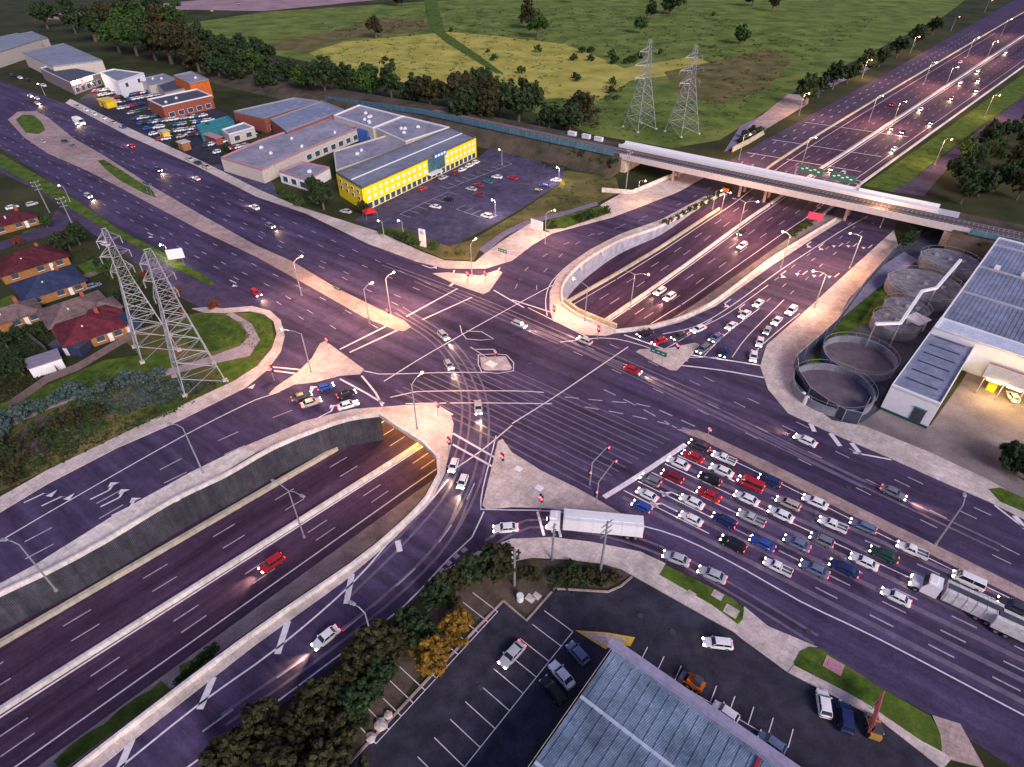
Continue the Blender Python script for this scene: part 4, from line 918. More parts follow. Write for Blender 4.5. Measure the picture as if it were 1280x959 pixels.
SL(215, 530, 'unlit lamp pole standing in the ramp near the grassy bank, lower left', lit=False, ang=R(170), arm=1.8, H=12)
SL(7, 675, 'unlit lamp pole at the lower left frame edge', lit=False, ang=R(170), arm=1.8, H=12)
SL(442, 755, 'unlit lamp pole among the trees beside the curved on-ramp', lit=False, ang=R(150), arm=1.8)
SL(1206, 620, 'unlit slim lamp pole on the lower right lanes near the yard', lit=False, ang=R(60), arm=1.5)
SL(809, 343, 'lit twin-arm lamp on the freeway median, first in the upper trench', z0=-6.3, H=12, arm=3.2, ang=R(-20), twin=True)
SL(946, 252, 'lit twin-arm lamp on the freeway median just before the rail bridge', z0=0, H=12, arm=3.2, ang=R(-20), twin=True)
SL(376, 619, 'unlit twin-arm lamp on the freeway median, lower left trench', z0=-6.5, H=13, arm=3.0, ang=R(-30), twin=True, lit=False)
SL(1064, 292, 'lit lamp over the turning arrows of the queueing ramp', ang=R(170), arm=3, e=1.3)
SL(1018, 339, 'lit lamp over the queueing ramp beside the parked line of cars', ang=R(170), arm=3)
SL(980, 290, 'lit lamp in the planted strip between freeway and queueing ramp', ang=R(140), arm=2)
SL(1105, 249, 'lit warm lamp beside the rail bridge over the queueing ramp', H=9, ang=R(140), arm=2, e=.4)
SL(937, 168, 'lit lamp on the bushy bank beyond the rail bridge', ang=R(-40), arm=2)
SL(806, 226, 'lit lamp under the bank left of the rail bridge', H=8, ang=R(-40), arm=2, e=.35)
SL(912, 241, 'lit lamp on the off-ramp under the rail bridge, right one', H=7, ang=R(-40), arm=1.5)
SL(901, 238, 'lit red-tinted lamp on the off-ramp under the rail bridge, left one', H=7, ang=R(-40), arm=1.5, light=False)
for i, (x, y) in enumerate([(1019, 172), (1103, 120), (1170, 78), (1223, 47), (1264, 24)]):
    SL(x, y, f'lit lamp on the left barrier beyond the rail bridge, {["nearest", "second", "third", "fourth", "farthest"][i]} of its row', H=12, ang=R(-40), arm=2, e=1.2, group='lamps on the barrier row')
for i, (x, y) in enumerate([(1132, 127), (1197, 84), (1247, 52)]):
    SL(x, y, f'lit lamp on the median beyond the rail bridge, {["nearest", "middle", "farthest"][i]} of its row', H=12, ang=R(-40), arm=2, e=1.2, group='lamps on the far median')
for i, (x, y) in enumerate([(1011, 117), (1089, 75), (1149, 46), (1199, 21), (1240, 0)]):
    SL(x, y, f'lit lamp by the trees beyond the rail bridge, {["nearest", "second", "third", "fourth", "farthest"][i]} of its row', ang=R(-50), arm=2, light=i < 3, group='lamps along the far verge')
for i, (x, y) in enumerate([(1189, 174), (1249, 119)]):
    SL(x, y, f'lit lamp beside the side road right of the grass strip, {["nearer", "farther"][i]} one', ang=R(-50), arm=2, group='lamps by the far side road')
for i, (x, y, l_) in enumerate([(697, 209, 'small white lit lamp at the far corner of the yellow block car park'), (625, 187, 'small white lit lamp at the end of the yellow block'), (499, 276, 'small white lamp at the car park entrance, between shrubs and red tent'), (616, 250, 'small white lamp in the middle of the car park'), (75, 232, 'white lamp on the verge strip at the far left'), (202, 306, 'white lamp on the grass verge beside the blank billboard'), (115, 104, 'white lamp by the glowing shop in the dealer yard'), (48, 105, 'white lamp at the dark roadside, upper left'), (474, 276, 'small white lamp beside the red tent')]):
    SL(x, y, l_, H=6, arm=.8, white_=True, e=.25, light=i in (0, 3, 5, 6), group='small white lamps')
# power poles
def ppole(bx, by, H, label, arm=1.2):
    o = empty('power_pole', P(bx, by), R(40)); tag(o, label, 'power pole')
    wd = M('weathered_pole', (.22, .23, .26), .85, .3, 1)
    MB().tube((0, 0, 0), (0, 0, H), .22, .15, n=7).build('pole', wd, o)
    for z in (H-.5, H-1.7, H-2.9): MB().box((0, 0, z), (arm*2, .14, .16)).build('crossarm', wd, o)
    for z in (H-.5, H-1.7): MB().tube((arm*.9, 0, z+.1), (arm*.9, 0, z+.4), .08).build('insulator', white, o); MB().tube((-arm*.9, 0, z+.1), (-arm*.9, 0, z+.4), .08).build('insulator', white, o)
ppole(750, 716, 12.5, 'tall power pole with crossarms on the slip lane footpath, bottom centre')
ppole(643, 732, 9, 'grey power pole at the tree bank left of the slip lane footpath', .5)
ppole(690, 700, 9, 'grey pole beside the pedestrian crossing of the slip lane', .5)
ppole(62, 266, 11, 'power pole at the far left beside the side street')
ppole(94, 288, 11, 'power pole with wires between service road and houses')
ppole(782, 238, 15, 'white twin mast by the rail embankment', 1.6)
ppole(674, 165, 9, 'pale mast among the trees left of the rail fence', .4)
ppole(558, 135, 11, 'pale mast in the dark tree belt behind the yellow block', .4)
# signals
def signal(px, py, label, H=3.6, mast=0, ang=0, base=True):
    p = P(px, py, H if mast == 0 else 6)
    o = empty('traffic_light', Vector((p.x-math.cos(ang)*mast, p.y-math.sin(ang)*mast, K)), ang); tag(o, label, 'traffic light', 'traffic signals')
    if mast:
        MB().tube((0, 0, 0), (0, 0, 6), .13, .1).build('pole', steel, o); MB().tube((0, 0, 5.8), (mast, 0, 6.1), .09, .06).build('arm', steel, o)
        hs = [(mast, 0, 5.6), (0, .3, 3)]
    else:
        MB().tube((0, 0, 0), (0, 0, H), .09).build('pole', steel, o); hs = [(0, .25, H-.4), (.25, 0, H-.6)]
    for i, h in enumerate(hs):
        b_ = MB().box(h, (.45, .4, 1.25)).build('signal_head', black, o)
        MB().tube((h[0]-.1, h[1]-.22, h[2]+.35), (h[0]-.1, h[1]-.36, h[2]+.35), .16, n=8).build('red_lens', redOn, b_)
        MB().tube((h[0]+.0, h[1], h[2]+.63), (h[0], h[1], h[2]+.8), .2, n=8).build('hood', black, b_)
for a_ in [(606, 340, 'red traffic light on the island below the verge corner'), (584, 341, 'traffic light on the kerb left of the red one, upper island'), (619, 439, 'red traffic light on the small white island in mid junction', 3.4), (546, 504, 'red traffic light at the top of the south plaza'), (627, 570, 'traffic light at the left tip of the big paved island'), (676, 622, 'traffic light at the slip lane crossing on the big paved island'),
           (408, 424, 'traffic light at the top of the left triangular island'), (484, 387, 'red traffic light at the tip of the highway median'), (847, 431, 'traffic light on the island beside the red sedan'), (887, 536, 'red traffic light on the tip of the median beside the queue'), (748, 410, 'traffic light on the north plaza corner'), (692, 385, 'traffic light at the left end of the north plaza'), (560, 550, 'traffic light on the south plaza right edge'), (338, 460, 'traffic light at the footpath corner on the left')]:
    signal(*a_)
signal(769, 576, 'red traffic light hung on a mast arm over the queue stop line', mast=6, ang=R(55)); 
signal(760, 559, 'slim mast arm signal above the polished lanes left of the stop line', mast=5, ang=R(50))
# signs
def sign(px, py, w_, h_, mat, label, H=3, ang=R(-37), face=0, posts=2, bars=0):
    p = P(px, py, H); o = empty('road_sign', (p.x, p.y, K if posts else 0), ang); tag(o, label, 'sign')
    MB().box((0, 0, H), (w_, .12, h_)).build('panel', mat, o)
    for i in range(posts): MB().tube(((i-(posts-1)/2)*w_*.6, .12, 0), ((i-(posts-1)/2)*w_*.6, .12, H), .07).build('post', steel, o)
    for i in range(bars): MB().box((w_*(-.3+.6*i/max(1, bars-1)), -.08, H), (w_*.14, .03, h_*.16)).build('marking', white, o)
    return o
sign(183, 232, 4.2, 2.0, greenSign, 'green direction sign on the grassy tip of the highway median', 3.5, bars=3)
sign(421, 360, 2.6, 1.2, greenSign, 'small green street sign on the highway median', 3, bars=3)
sign(628, 314, 3.2, 1, greenSign, 'green street sign on the pale footpath corner by the off-ramp', 3, bars=3)
sign(823, 441, 4, 1.1, greenSign, 'green street sign on the island left of the red sedan', 3, bars=3)
sign(671, 282, 4.6, 3.2, white, 'large pale direction board beside the off-ramp seen from behind', 4)
sign(219, 318, 4.4, 3.0, white, 'blank white billboard on the grass verge at the left', 4, ang=R(20))
sign(230, 392, 3.4, 1.2, orangeW, 'small orange board at the park path corner', 1.4)
sign(1019, 271, 4.5, 2.4, M('pink_red_sign', (.6, .06, .16), .5, .1), 'red-pink board in the planted strip before the rail bridge', 3, ang=R(-30))
sign(703, 229, 1.6, 1.6, ylw, 'small yellow diamond warning sign on the bank', 2.4, posts=1)
sign(907, 238, 2.2, 1.2, orangeW, 'orange glowing board on the off-ramp under the bridge', 2.5)
o = empty('totem_sign', P(529, 308), R(-30)); tag(o, 'tall white totem sign at the car park entrance', 'sign')
MB().box((0, 0, 2.8), (2.2, .5, 5.6)).build('panel', white, o); MB().box((.1, -.28, 4.6), (1.4, .06, 1.0)).build('marking', M('totem_grey', (.35, .4, .5), .5, .1), o)
# freeway gantry
gp = P(1028, 216, 9.3); go = empty('sign_gantry', (gp.x, gp.y, 0), R(-42.5)); tag(go, 'green direction sign gantry spanning the freeway just beyond the rail bridge', 'gantry')
for x in (-9, 13): MB().tube((x, 0, 0), (x, 0, 9.4), .3, n=8).build('post', steel, go)
for z in (8.3, 9.4): MB().tube((-9, 0, z), (13, 0, z), .16, n=6).build('beam', steel, go)
for x in (-4, 7): pn = MB().box((x, -.3, 9.3), (8.4, .2, 2.6)).build('sign_panel', greenSign, go); [MB().box((x-2.8+1.4*k, -.42, 9.3+.5*(k % 2)), (.9, .04, .4)).build('marking', white, pn) for k in range(5)]

# ------------------------------------------------------------------ vehicles
def section_loft(mb, secs):
    """secs: (x, half width, z bottom, z top, top half width factor)"""
    vs = []
    for x, hw, zb, zt, k in secs:
        zm = zb+(zt-zb)*.55
        vs += [(x, -hw*.9, zb), (x, -hw, zb+.12), (x, -hw, zm), (x, -hw*k, zt), (x, 0, zt+.04), (x, hw*k, zt), (x, hw, zm), (x, hw, zb+.12), (x, hw*.9, zb)]
    n = 9; fs = []
    for i in range(len(secs)-1):
        for j in range(n-1): fs.append((i*n+j, (i+1)*n+j, (i+1)*n+j+1, i*n+j+1))
        fs.append((i*n+n-1, (i+1)*n+n-1, (i+1)*n, i*n))
    fs.append(tuple(range(n))[::-1]); e = (len(secs)-1)*n; fs.append(tuple(range(e, e+n)))
    fs = [tuple(reversed(f)) for f in fs]
    mb.add(vs, fs)
SPEC = {  # L, W, body sections as fraction, hood z, belt z, roof z, cabin x: base front, roof front, roof rear, base rear
 'sedan': (4.75, .92, .78, .93, 1.44, (1.05, .38, -1.15, -1.85), 'boot'),
 'hatchback': (4.1, .88, .82, .95, 1.48, (1.05, .45, -1.45, -1.95), 'none'),
 'SUV': (4.75, .95, 1.0, 1.12, 1.78, (1.1, .55, -1.85, -2.25), 'none'),
 'station wagon': (4.9, .92, .80, .94, 1.48, (1.05, .42, -1.9, -2.3), 'none'),
 'van': (5.0, .97, 1.05, 1.2, 1.98, (1.9, 1.25, -2.3, -2.42), 'none'),
 'ute': (5.2, .93, .95, 1.05, 1.62, (1.2, .65, -.35, -.6), 'tray')}
PROTO = {}
def car_meshes(t):
    if t in PROTO: return PROTO[t]
    L, hw, zh, zb, zr, (cf, rf_, rr, cr), tail = SPEC[t]; h = L/2
    b = MB()
    if tail == 'boot': secs = [(-h, hw*.86, .32, .80, .8), (-h+.18, hw*.96, .26, .90, .84), (-h+.9, hw, .24, .94, .86), (-1, hw, .22, zb, .9), (.6, hw, .22, zb, .9), (1.15, hw, .22, zh+.1, .88), (h-.5, hw*.97, .24, zh-.02, .84), (h-.12, hw*.86, .28, zh-.14, .8), (h, hw*.74, .34, zh-.26, .8)]
    elif tail == 'tray': secs = [(-h, hw*.95, .5, .98, 1), (-h+.1, hw*.98, .42, 1.02, 1), (-.7, hw*.98, .40, 1.02, 1), (-.65, hw, .34, zb, .9), (.8, hw, .34, zb, .9), (1.3, hw, .34, zh+.08, .88), (h-.4, hw*.97, .36, zh-.02, .84), (h, hw*.8, .42, zh-.25, .8)]
    else: secs = [(-h, hw*.88, .34, zb-.08, .84), (-h+.16, hw*.97, .26, zb, .88), (-1, hw, .24, zb, .9), (.6, hw, .24, zb, .9), (cf+.1, hw, .24, zh+.06, .88), (h-.4, hw*.97, .26, zh-.06, .84), (h-.1, hw*.86, .3, zh-.2, .8), (h, hw*.76, .36, zh-.3, .8)]
    section_loft(b, secs)
    kr = .72   # roof skin
    th = .06
    b.add([(rf_, -hw*kr, zr), (rf_, hw*kr, zr), (rr, hw*kr, zr-.02), (rr, -hw*kr, zr-.02), (rf_+.1, -hw*kr-.04, zr-th), (rf_+.1, hw*kr+.04, zr-th), (rr-.1, hw*kr+.04, zr-th), (rr-.1, -hw*kr-.04, zr-th), ((rf_+rr)/2, 0, zr+.05)],
          [(0, 1, 8), (1, 2, 8), (2, 3, 8), (3, 0, 8), (4, 5, 1, 0), (5, 6, 2, 1), (6, 7, 3, 2), (7, 4, 0, 3)])
    for sy in (-1, 1):   # pillars
        for x0, x1 in ((cf, rf_), (cr, rr), ((rf_+rr)/2-.05, (rf_+rr)/2-.05)):
            b.tube((x0, sy*hw*.89, zb-.02), (x1, sy*(hw*kr+.02), zr-.03), .045, n=4)
        b.box((cf-.25, sy*(hw+.09), zb+.06), (.14, .2, .13))
    if tail == 'tray':
        b.m = 1; b.box((-1.65, 0, 1.045), (1.75, hw*1.7, .02)); b.m = 0
        for sy in (-1, 1): b.box((-1.65, sy*hw*.93, 1.14), (1.85, .06, .2))
        b.box((-h+.05, 0, 1.14), (.06, hw*1.85, .2))
    g = MB(); A = [(cf, hw*.86), (cf, -hw*.86), (cr, -hw*.86), (cr, hw*.86)]; B = [(rf_, hw*kr), (rf_, -hw*kr), (rr, -hw*kr), (rr, hw*kr)]
    g.add([(x, y, zb-.04) for x, y in A]+[(x, y, zr-.05) for x, y in B], [(1, 0, 4, 5), (2, 1, 5, 6), (3, 2, 6, 7), (0, 3, 7, 4)])
    w_ = MB(); w_.tube((0, -.11, 0), (0, .11, 0), .33, n=14)
    r_ = MB(); r_.tube((0, -.125, 0), (0, .125, 0), .2, n=10)
    hl = MB(); hl.box((0, 0, 0), (.22, .36, .15)); tl = MB(); tl.box((0, 0, 0), (.12, .34, .17))
    def me(n_, mb, mats):
        m = bpy.data.meshes.new(n_); m.from_pydata(mb.v, [], mb.f)
        for q in mats: m.materials.append(q)
        for p, i in zip(m.polygons, mb.mi): p.material_index = i
        return m
    PROTO[t] = dict(body=me('body', b, [paintcar('white'), steelD]), windows=me('windows', g, [glass]), wheel=me('wheel', w_, [rubber]), rim=me('rim', r_, [rimM]), headlight=me('headlight', hl, [headOff]), tail_light=me('tail_light', tl, [tailOff]),
                    h=h, hw=hw, zh=zh, zb=zb, raw=(b, g, w_))
    return PROTO[t]
bl = bpy.data.lights.new('headlight_beam', 'SPOT'); bl.energy = BEAM_W; bl.color = (1, .66, .38); bl.spot_size = R(62); bl.spot_blend = .9; bl.shadow_soft_size = .25
NCAR = [0]
def car(pos, ang, typ, colr, label, group=None, lit=True, brake=None, beam=False):
    m = car_meshes(typ); o = empty('parked_car' if not lit else 'car', pos, ang); k_ = random.uniform(.82, .92); o.scale = (k_, k_*random.uniform(.97, 1.03), k_*random.uniform(.95, 1.08)); tag(o, label, typ, group)
    bo = link('body', m['body'], o); bo.material_slots[0].link = 'OBJECT'; bo.material_slots[0].material = paintcar(colr)
    link('windows', m['windows'], o)
    for sx in (-m['h']*.60, m['h']*.62):
        for sy in (-1, 1):
            w_ = link('wheel', m['wheel'], o, (sx, sy*(m['hw']-.1), .33)); link('rim', m['rim'], w_)
    for sy in (-1, 1):
        hl = link('headlight', m['headlight'], o, (m['h']-.12, sy*m['hw']*.66, m['zh']-.2)); tl = link('tail_light', m['tail_light'], o, (-m['h']+.03, sy*m['hw']*.66, m['zb']-.2))
        if lit:
            hl.material_slots[0].link = 'OBJECT'; hl.material_slots[0].material = headOn; tl.material_slots[0].link = 'OBJECT'; tl.material_slots[0].material = tailOn
    if beam:
        l = link('headlight_beam', bl, o, (m['h']+.15, 0, .75)); l.rotation_euler = (R(84), 0, R(-90))
    return o
TY = {'s': 'sedan', 'h': 'hatchback', 'u': 'SUV', 'w': 'station wagon', 'v': 'van', 't': 'ute'}
ORD = ['first', 'second', 'third', 'fourth', 'fifth', 'sixth', 'seventh', 'eighth', 'ninth', 'tenth', 'eleventh', 'twelfth', 'thirteenth', 'fourteenth', 'fifteenth', 'sixteenth']
queue = [(874, 557, 'u', 'charcoal'), (866, 570, 's', 'red'), (848, 579, 's', 'white'), (813, 600, 'h', 'grey'), (840, 596, 'u', 'maroon'), (809, 618, 's', 'white'), (802, 633, 'h', 'blue'), (905, 573, 't', 'white'), (902, 588, 's', 'white'), (887, 599, 'u', 'black'), (938, 605, 'v', 'red'), (886, 618, 's', 'red'), (865, 627, 's', 'white'), (864, 648, 's', 'white'), (933, 623, 's', 'white'), (905, 650, 'w', 'navy'), (939, 648, 't', 'silver'), (916, 680, 'u', 'black'), (953, 679, 's', 'blue'), (962, 601, 'u', 'navy'), (985, 629, 'w', 'beige'), (1019, 627, 's', 'white'), (976, 643, 's', 'white'), (1041, 656, 't', 'white'), (1079, 657, 'w', 'slate blue'), (1027, 675, 'h', 'grey'), (996, 679, 's', 'slate blue'), (1140, 688, 't', 'white'), (1105, 693, 's', 'dark green'), (1080, 702, 's', 'white'), (1055, 710, 's', 'navy'), (1018, 711, 's', 'slate blue'), (972, 709, 't', 'white'), (1120, 746, 's', 'white'), (1210, 726, 'v', 'white'), (1268, 758, 's', 'charcoal')]
rows = {}
base_ = P(857, 557); hd = (P(1180, 700)-base_).normalized(); hn = Vector((-hd.y, hd.x, 0))
for q in queue:
    p = P(q[0], q[1], .6)-base_; rows.setdefault(round((-p.dot(hn)+1.8)/3.65), []).append((p.dot(hd), q))
LN = {k: i for i, k in enumerate(sorted(rows))}
for k, lst in rows.items():
    lst.sort(key=lambda t: t[0])
    for i, (s_, q) in enumerate(lst):
        p = P(q[0], q[1], .6); p.z = .03
        ln = LN[k]; lane = 'the lane beside the median' if ln == 0 else ('the outermost lane' if ln == len(rows)-1 else f'the {ORD[ln]} lane from the median')
        car(p, R(143.5+random.uniform(-1.2, 1.2)), TY[q[2]], q[3], f'{q[3]} {TY[q[2]]} in the big queue, {ORD[i]} in {lane}', 'cars queueing at the stop line')
ne = [(806, 417, 'u', 'black', 208), (824, 426, 's', 'red', 212), (849, 420, 's', 'charcoal', 212), (873, 411, 's', 'white', 214), (879, 437, 'u', 'grey', 222), (895, 422, 's', 'slate blue', 222), (914, 407, 's', 'white', 225), (931, 393, 's', 'white', 226), (948, 379, 's', 'white', 227), (906, 441, 'h', 'navy', 235), (942, 445, 's', 'white', 248), (950, 427, 's', 'white', 244), (959, 413, 'h', 'silver', 238), (971, 401, 's', 'white', 230), (989, 389, 'u', 'white', 227)]
nl = ['at the head of the curved lane by the parapet', 'with an orange glow behind it, beside the island', 'third in the curved left-hand lane', 'last in the curved left-hand lane', 'at the stop line right of the island', 'second behind the stop line right of the island', 'third in the long middle lane', 'fourth in the long middle lane', 'last in the long middle lane', 'alone in the lane at the stop line', 'first in the lane beside the footpath', 'second in the lane beside the footpath', 'third in the lane beside the footpath', 'fourth in the lane beside the footpath', 'last in the lane beside the footpath']
for (x, y, t, c_, a_), l_ in zip(ne, nl):
    p = P(x, y, .6); p.z = .03; car(p, R(a_), TY[t], c_, f'{c_} {TY[t]} on the right ramp, {l_}', 'cars queueing on the upper right ramp')
for x, y, t, c_, a_, l_ in [(407, 483, 'h', 'blue', 28, 'blue hatchback at the left ramp stop line nearest the triangular island'), (433, 492, 's', 'black', 28, 'black sedan in the middle of the left ramp stop line'), (435, 506, 's', 'white', 26, 'white sedan at the left ramp stop line beside the parapet'), (377, 495, 's', 'charcoal', 30, 'charcoal sedan rolling up to the left ramp lights behind the blue car'), (389, 503, 's', 'beige', 30, 'beige sedan rolling up between the charcoal and white cars on the left ramp')]:
    p = P(x, y, .6); p.z = .03; car(p, R(a_), TY[t], c_, l_, 'cars on the lower left ramp')
for x, y, t, c_, a_, l_ in [(632, 660, 's', 'white', 185, 'white sedan alone in the slip lane left of the white truck'), (845, 698, 's', 'silver', 153, 'silver sedan leaving the slip lane behind the truck'), (890, 718, 's', 'silver', 150, 'second silver sedan following in the slip lane beside the grass'), (640, 818, 's', 'silver', 228, 'silver sedan driving down the aisle of the dark parking lot'), (897, 804, 'w', 'white', 173, 'white station wagon turning out of the pale driveway into the lot')]:
    p = P(x, y, .6); p.z = .05; car(p, R(a_), TY[t], c_, l_)
# parked cars
for x, y, t, c_, a_, l_ in [(554, 222, 's', 'silver', 52, 'silver sedan parked nose to the yellow block, leftmost'), (569, 216, 's', 'maroon', 52, 'maroon sedan parked along the yellow block'), (578, 212, 's', 'white', 52, 'white sedan parked along the yellow block next to the maroon one'), (587, 207, 's', 'white', 52, 'white sedan second from the right end of the yellow block'), (595, 203, 'h', 'white', 52, 'white hatchback at the right end of the yellow block'), (621, 221, 's', 'white', 160, 'white sedan in the upper middle of the car park'), (610, 227, 's', 'teal', 140, 'teal sedan in the middle row of the car park'), (598, 231, 's', 'red', 140, 'red sedan in the middle row of the car park'), (589, 236, 's', 'silver', 150, 'silver sedan in the middle row of the car park beside the red one'), (598, 243, 's', 'maroon', 150, 'dark red sedan just below the middle row'), (641, 222, 's', 'red', 145, 'red sedan in the upper right of the car park'), (695, 225, 's', 'white', 165, 'white sedan at the far right corner of the car park'), (681, 231, 's', 'blue', 165, 'blue sedan beside the white one at the far right corner'), (671, 237, 's', 'charcoal', 165, 'charcoal sedan third from the far right corner'), (528, 236, 'h', 'red', 50, 'red hatchback at the left end of the yellow block front'), (544, 258, 's', 'white', 155, 'white sedan alone in the lower part of the car park'), (608, 270, 'u', 'white', 150, 'white SUV near the bank at the lower right of the car park'), (560, 249, 's', 'black', 150, 'black sedan beside the shrub in the car park'), (432, 264, 's', 'silver', 155, 'silver car under the trees at the end of the yellow block'),
                             (722, 816, 'h', 'slate blue', 128, 'blue hatchback in the first bay beside the yellow hatching'), (702, 843, 's', 'white', 128, 'white sedan in the second bay beside the blue roof'), (691, 862, 's', 'black', 128, 'black sedan in the third bay beside the blue roof'), (1030, 879, 'h', 'white', 75, 'white hatchback by the kerb at the lower right lot'), (1057, 897, 'u', 'navy', 70, 'navy SUV right of the white hatchback at the kerb'), (907, 890, 'h', 'white', 140, 'white car behind the blue-roofed warehouse gutter'), (965, 928, 'h', 'slate blue', 140, 'dark car at the end of the bays behind the blue roof'),
                             (1266, 496, 'h', 'white', 75, 'white hatchback on the tan yard at the right edge'), (131, 305, 'h', 'white', 150, 'white hatchback parked in the service road'), (15, 259, 's', 'white', 50, 'white car in the driveway at the left edge'), (116, 357, 's', 'slate blue', 48, 'blue-grey car between the navy and brown roofs'), (40, 255, 'h', 'silver', 50, 'silver hatchback beside the front garden at the left'), (90, 182, 's', 'grey', 150, 'grey sedan parked on the median tip at the upper left'), (80, 176, 's', 'charcoal', 150, 'charcoal sedan parked behind the grey one at the upper left'), (53, 177, 'h', 'silver', 150, 'silver car on the lower carriageway at the upper left')]:
    p = P(x, y, .6); p.z = .04; car(p, R(a_-0), TY[t], c_, l_, None, lit=False)
# dealer stock: tiny in the photograph, one mesh each
def tiny_mesh(c_):
    m = car_meshes('sedan'); b, g, w_ = m['raw']; mb = MB(); mb.add(b.v, b.f); mb.m = 1; mb.add(g.v, g.f); mb.m = 2
    for sx in (-1.4, 1.45):
        for sy in (-.82, .82): mb.add([(v[0]+sx, v[1]+sy, v[2]+.33) for v in w_.v], w_.f)
    me = bpy.data.meshes.new('dealer_car'); me.from_pydata(mb.v, [], mb.f)
    for q in (paintcar(c_), glass, rubber): me.materials.append(q)
    for p, i in zip(me.polygons, mb.mi): p.material_index = i
    return me
TM = {}
rr = random.Random(5)
def yard_rows(px0, px1, n, rowsn, dpx, where, group, ang=52):
    a = P(*px0); b = P(*px1); d = P(*dpx)-a
    for r_ in range(rowsn):
        for k in range(n):
            if rr.random() < .12: continue
            c_ = rr.choice(['white']*6+['silver']*4+['blue', 'red', 'black', 'charcoal', 'navy', 'teal', 'beige', 'slate blue'])
            if c_ not in TM: TM[c_] = tiny_mesh(c_)
            p = a.lerp(b, (k+.5)/n)+d*(r_/max(1, rowsn-1) if rowsn > 1 else 0); p.z = .03
            o = link('dealer_car', TM[c_], None, p, R(ang+rr.uniform(-4, 4)+(180 if rr.random() < .3 else 0)))
            tag(o, f'{c_} dealer sedan parked {where}', 'car', group)
yard_rows((118, 116), (176, 106), 11, 4, (142, 130), 'in the upper rows by the yellow canopy', 'dealer cars in the upper rows')
yard_rows((150, 137), (180, 131), 5, 2, (162, 143), 'left of the brick showroom', 'dealer cars left of the brick showroom')
yard_rows((168, 150), (248, 140), 14, 5, (198, 176), 'in the crowded rows below the brick showroom', 'dealer cars in the crowded rows')
yard_rows((228, 171), (248, 167), 3, 1, (228, 171), 'between the huts and the teal shed', 'dealer cars by the teal shed')
yard_rows((256, 184), (300, 174), 7, 2, (270, 192), 'in the rows in front of the blue-roofed office', 'dealer cars in front of the blue-roofed office')
yard_rows((232, 198), (264, 213), 3, 1, (232, 198), 'at the kerb beside the highway', 'dealer cars at the highway kerb', ang=-38)
yard_rows((92, 132), (160, 163), 6, 1, (92, 132), 'on the nature strip along the highway', 'dealer cars on the nature strip', ang=-38)
yard_rows((308, 172), (328, 165), 4, 1, (308, 172), 'behind the pink-fascia showroom', 'dealer cars behind the showroom')
yard_rows((12, 94), (60, 110), 5, 1, (12, 94), 'outside the glowing shop at the upper left', 'cars outside the glowing shop', ang=-38)
# moving traffic that draws the light streaks
def stream(px, n, cols, where, heading=1, z=None, surf='G', off=0, group=None, start=.0, end=1.0, seed=1):
    r = random.Random(seed)
    line_ = curve([FP(a, b) if surf == 'F' else P(a, b) for a, b in px]); ns = normals(line_)
    d = [0]
    for a, b in zip(line_, line_[1:]): d.append(d[-1]+(b-a).length)
    for k in range(n):
        s_ = (start+(end-start)*(k+.5+r.uniform(-.22, .22))/n)*d[-1]
        i = min(len(line_)-2, next(j for j in range(len(d)-1) if s_ <= d[j+1]))
        p = line_[i].lerp(line_[i+1], (s_-d[i])/(d[i+1]-d[i]))+ns[i]*off; t_ = (line_[i+1]-line_[i])*heading
        c_ = r.choice(cols); ty = r.choice(['sedan', 'sedan', 'hatchback', 'SUV', 'station wagon'])
        p.z += .03; o = car(p, math.atan2(t_.y, t_.x), ty, c_, f'{c_} {ty} {where}, {ORD[k]} from the left', group or 'moving cars '+where, beam=True)
        if surf == 'F':
            o.rotation_euler = (0, -math.atan2(t_.z, t_.xy.length), math.atan2(t_.y, t_.x))
cc = ['white', 'silver', 'grey', 'charcoal', 'black', 'silver', 'blue', 'red', 'white']
stream([(0, 108), (82, 148), (200, 215), (330, 280), (430, 335), (490, 368)], 4, cc, 'in the lane by the highway median, upper left', 1, seed=2)
stream([(15, 108), (160, 182), (320, 262), (440, 318), (520, 356)], 3, cc, 'in the outer highway lane by the showrooms', -1, seed=3)
stream([(0, 104), (100, 150), (260, 232), (400, 305), (500, 352)], 2, cc, 'in the middle highway lane, upper left', -1, seed=31)
stream([(530, 400), (575, 445), (597, 500), (590, 570), (560, 640), (500, 715), (420, 790), (330, 860)], 4, cc, 'on the outer turning curve', 1, seed=4)
stream([(520, 412), (562, 460), (578, 520), (565, 590), (520, 655), (470, 712)], 2, cc, 'on the inner curve round the south plaza', 1, seed=9)
stream([(560, 372), (660, 412), (760, 452), (860, 495), (990, 560), (1130, 625), (1270, 690)], 3, cc, 'crossing the junction lower right', 1, seed=5)
stream([(600, 372), (720, 424), (800, 458), (1010, 555), (1150, 620)], 2, cc, 'in the far lane past the north plaza', -1, seed=6)
stream([(60, 216), (160, 276), (260, 332), (320, 368), (352, 402), (360, 440), (340, 470)], 2, ['red', 'silver', 'charcoal', 'white'], 'turning left toward the ramp', 1, seed=7)
def fstream(tab, k, s0, s1, n, heading, where, seed):
    r = random.Random(seed)
    for i in range(n):
        s_ = s0+(s1-s0)*(i+.5+r.uniform(-.25, .25))/n; p = SO(s_, lerp(MED, s_)*k+lerp(tab, s_)*(1-k), .04); q = SO(s_+2, lerp(MED, s_+2)*k+lerp(tab, s_+2)*(1-k), .04); t_ = (q-p)*heading
        c_ = r.choice(cc); ty = r.choice(['sedan', 'hatchback', 'SUV', 'station wagon'])
        o = car(p, 0, ty, c_, f'{c_} {ty} {where}, {ORD[i]} from bottom left', 'moving cars '+where, beam=True)
        o.rotation_euler = (0, -math.atan2(t_.z, t_.xy.length), math.atan2(t_.y, t_.x))
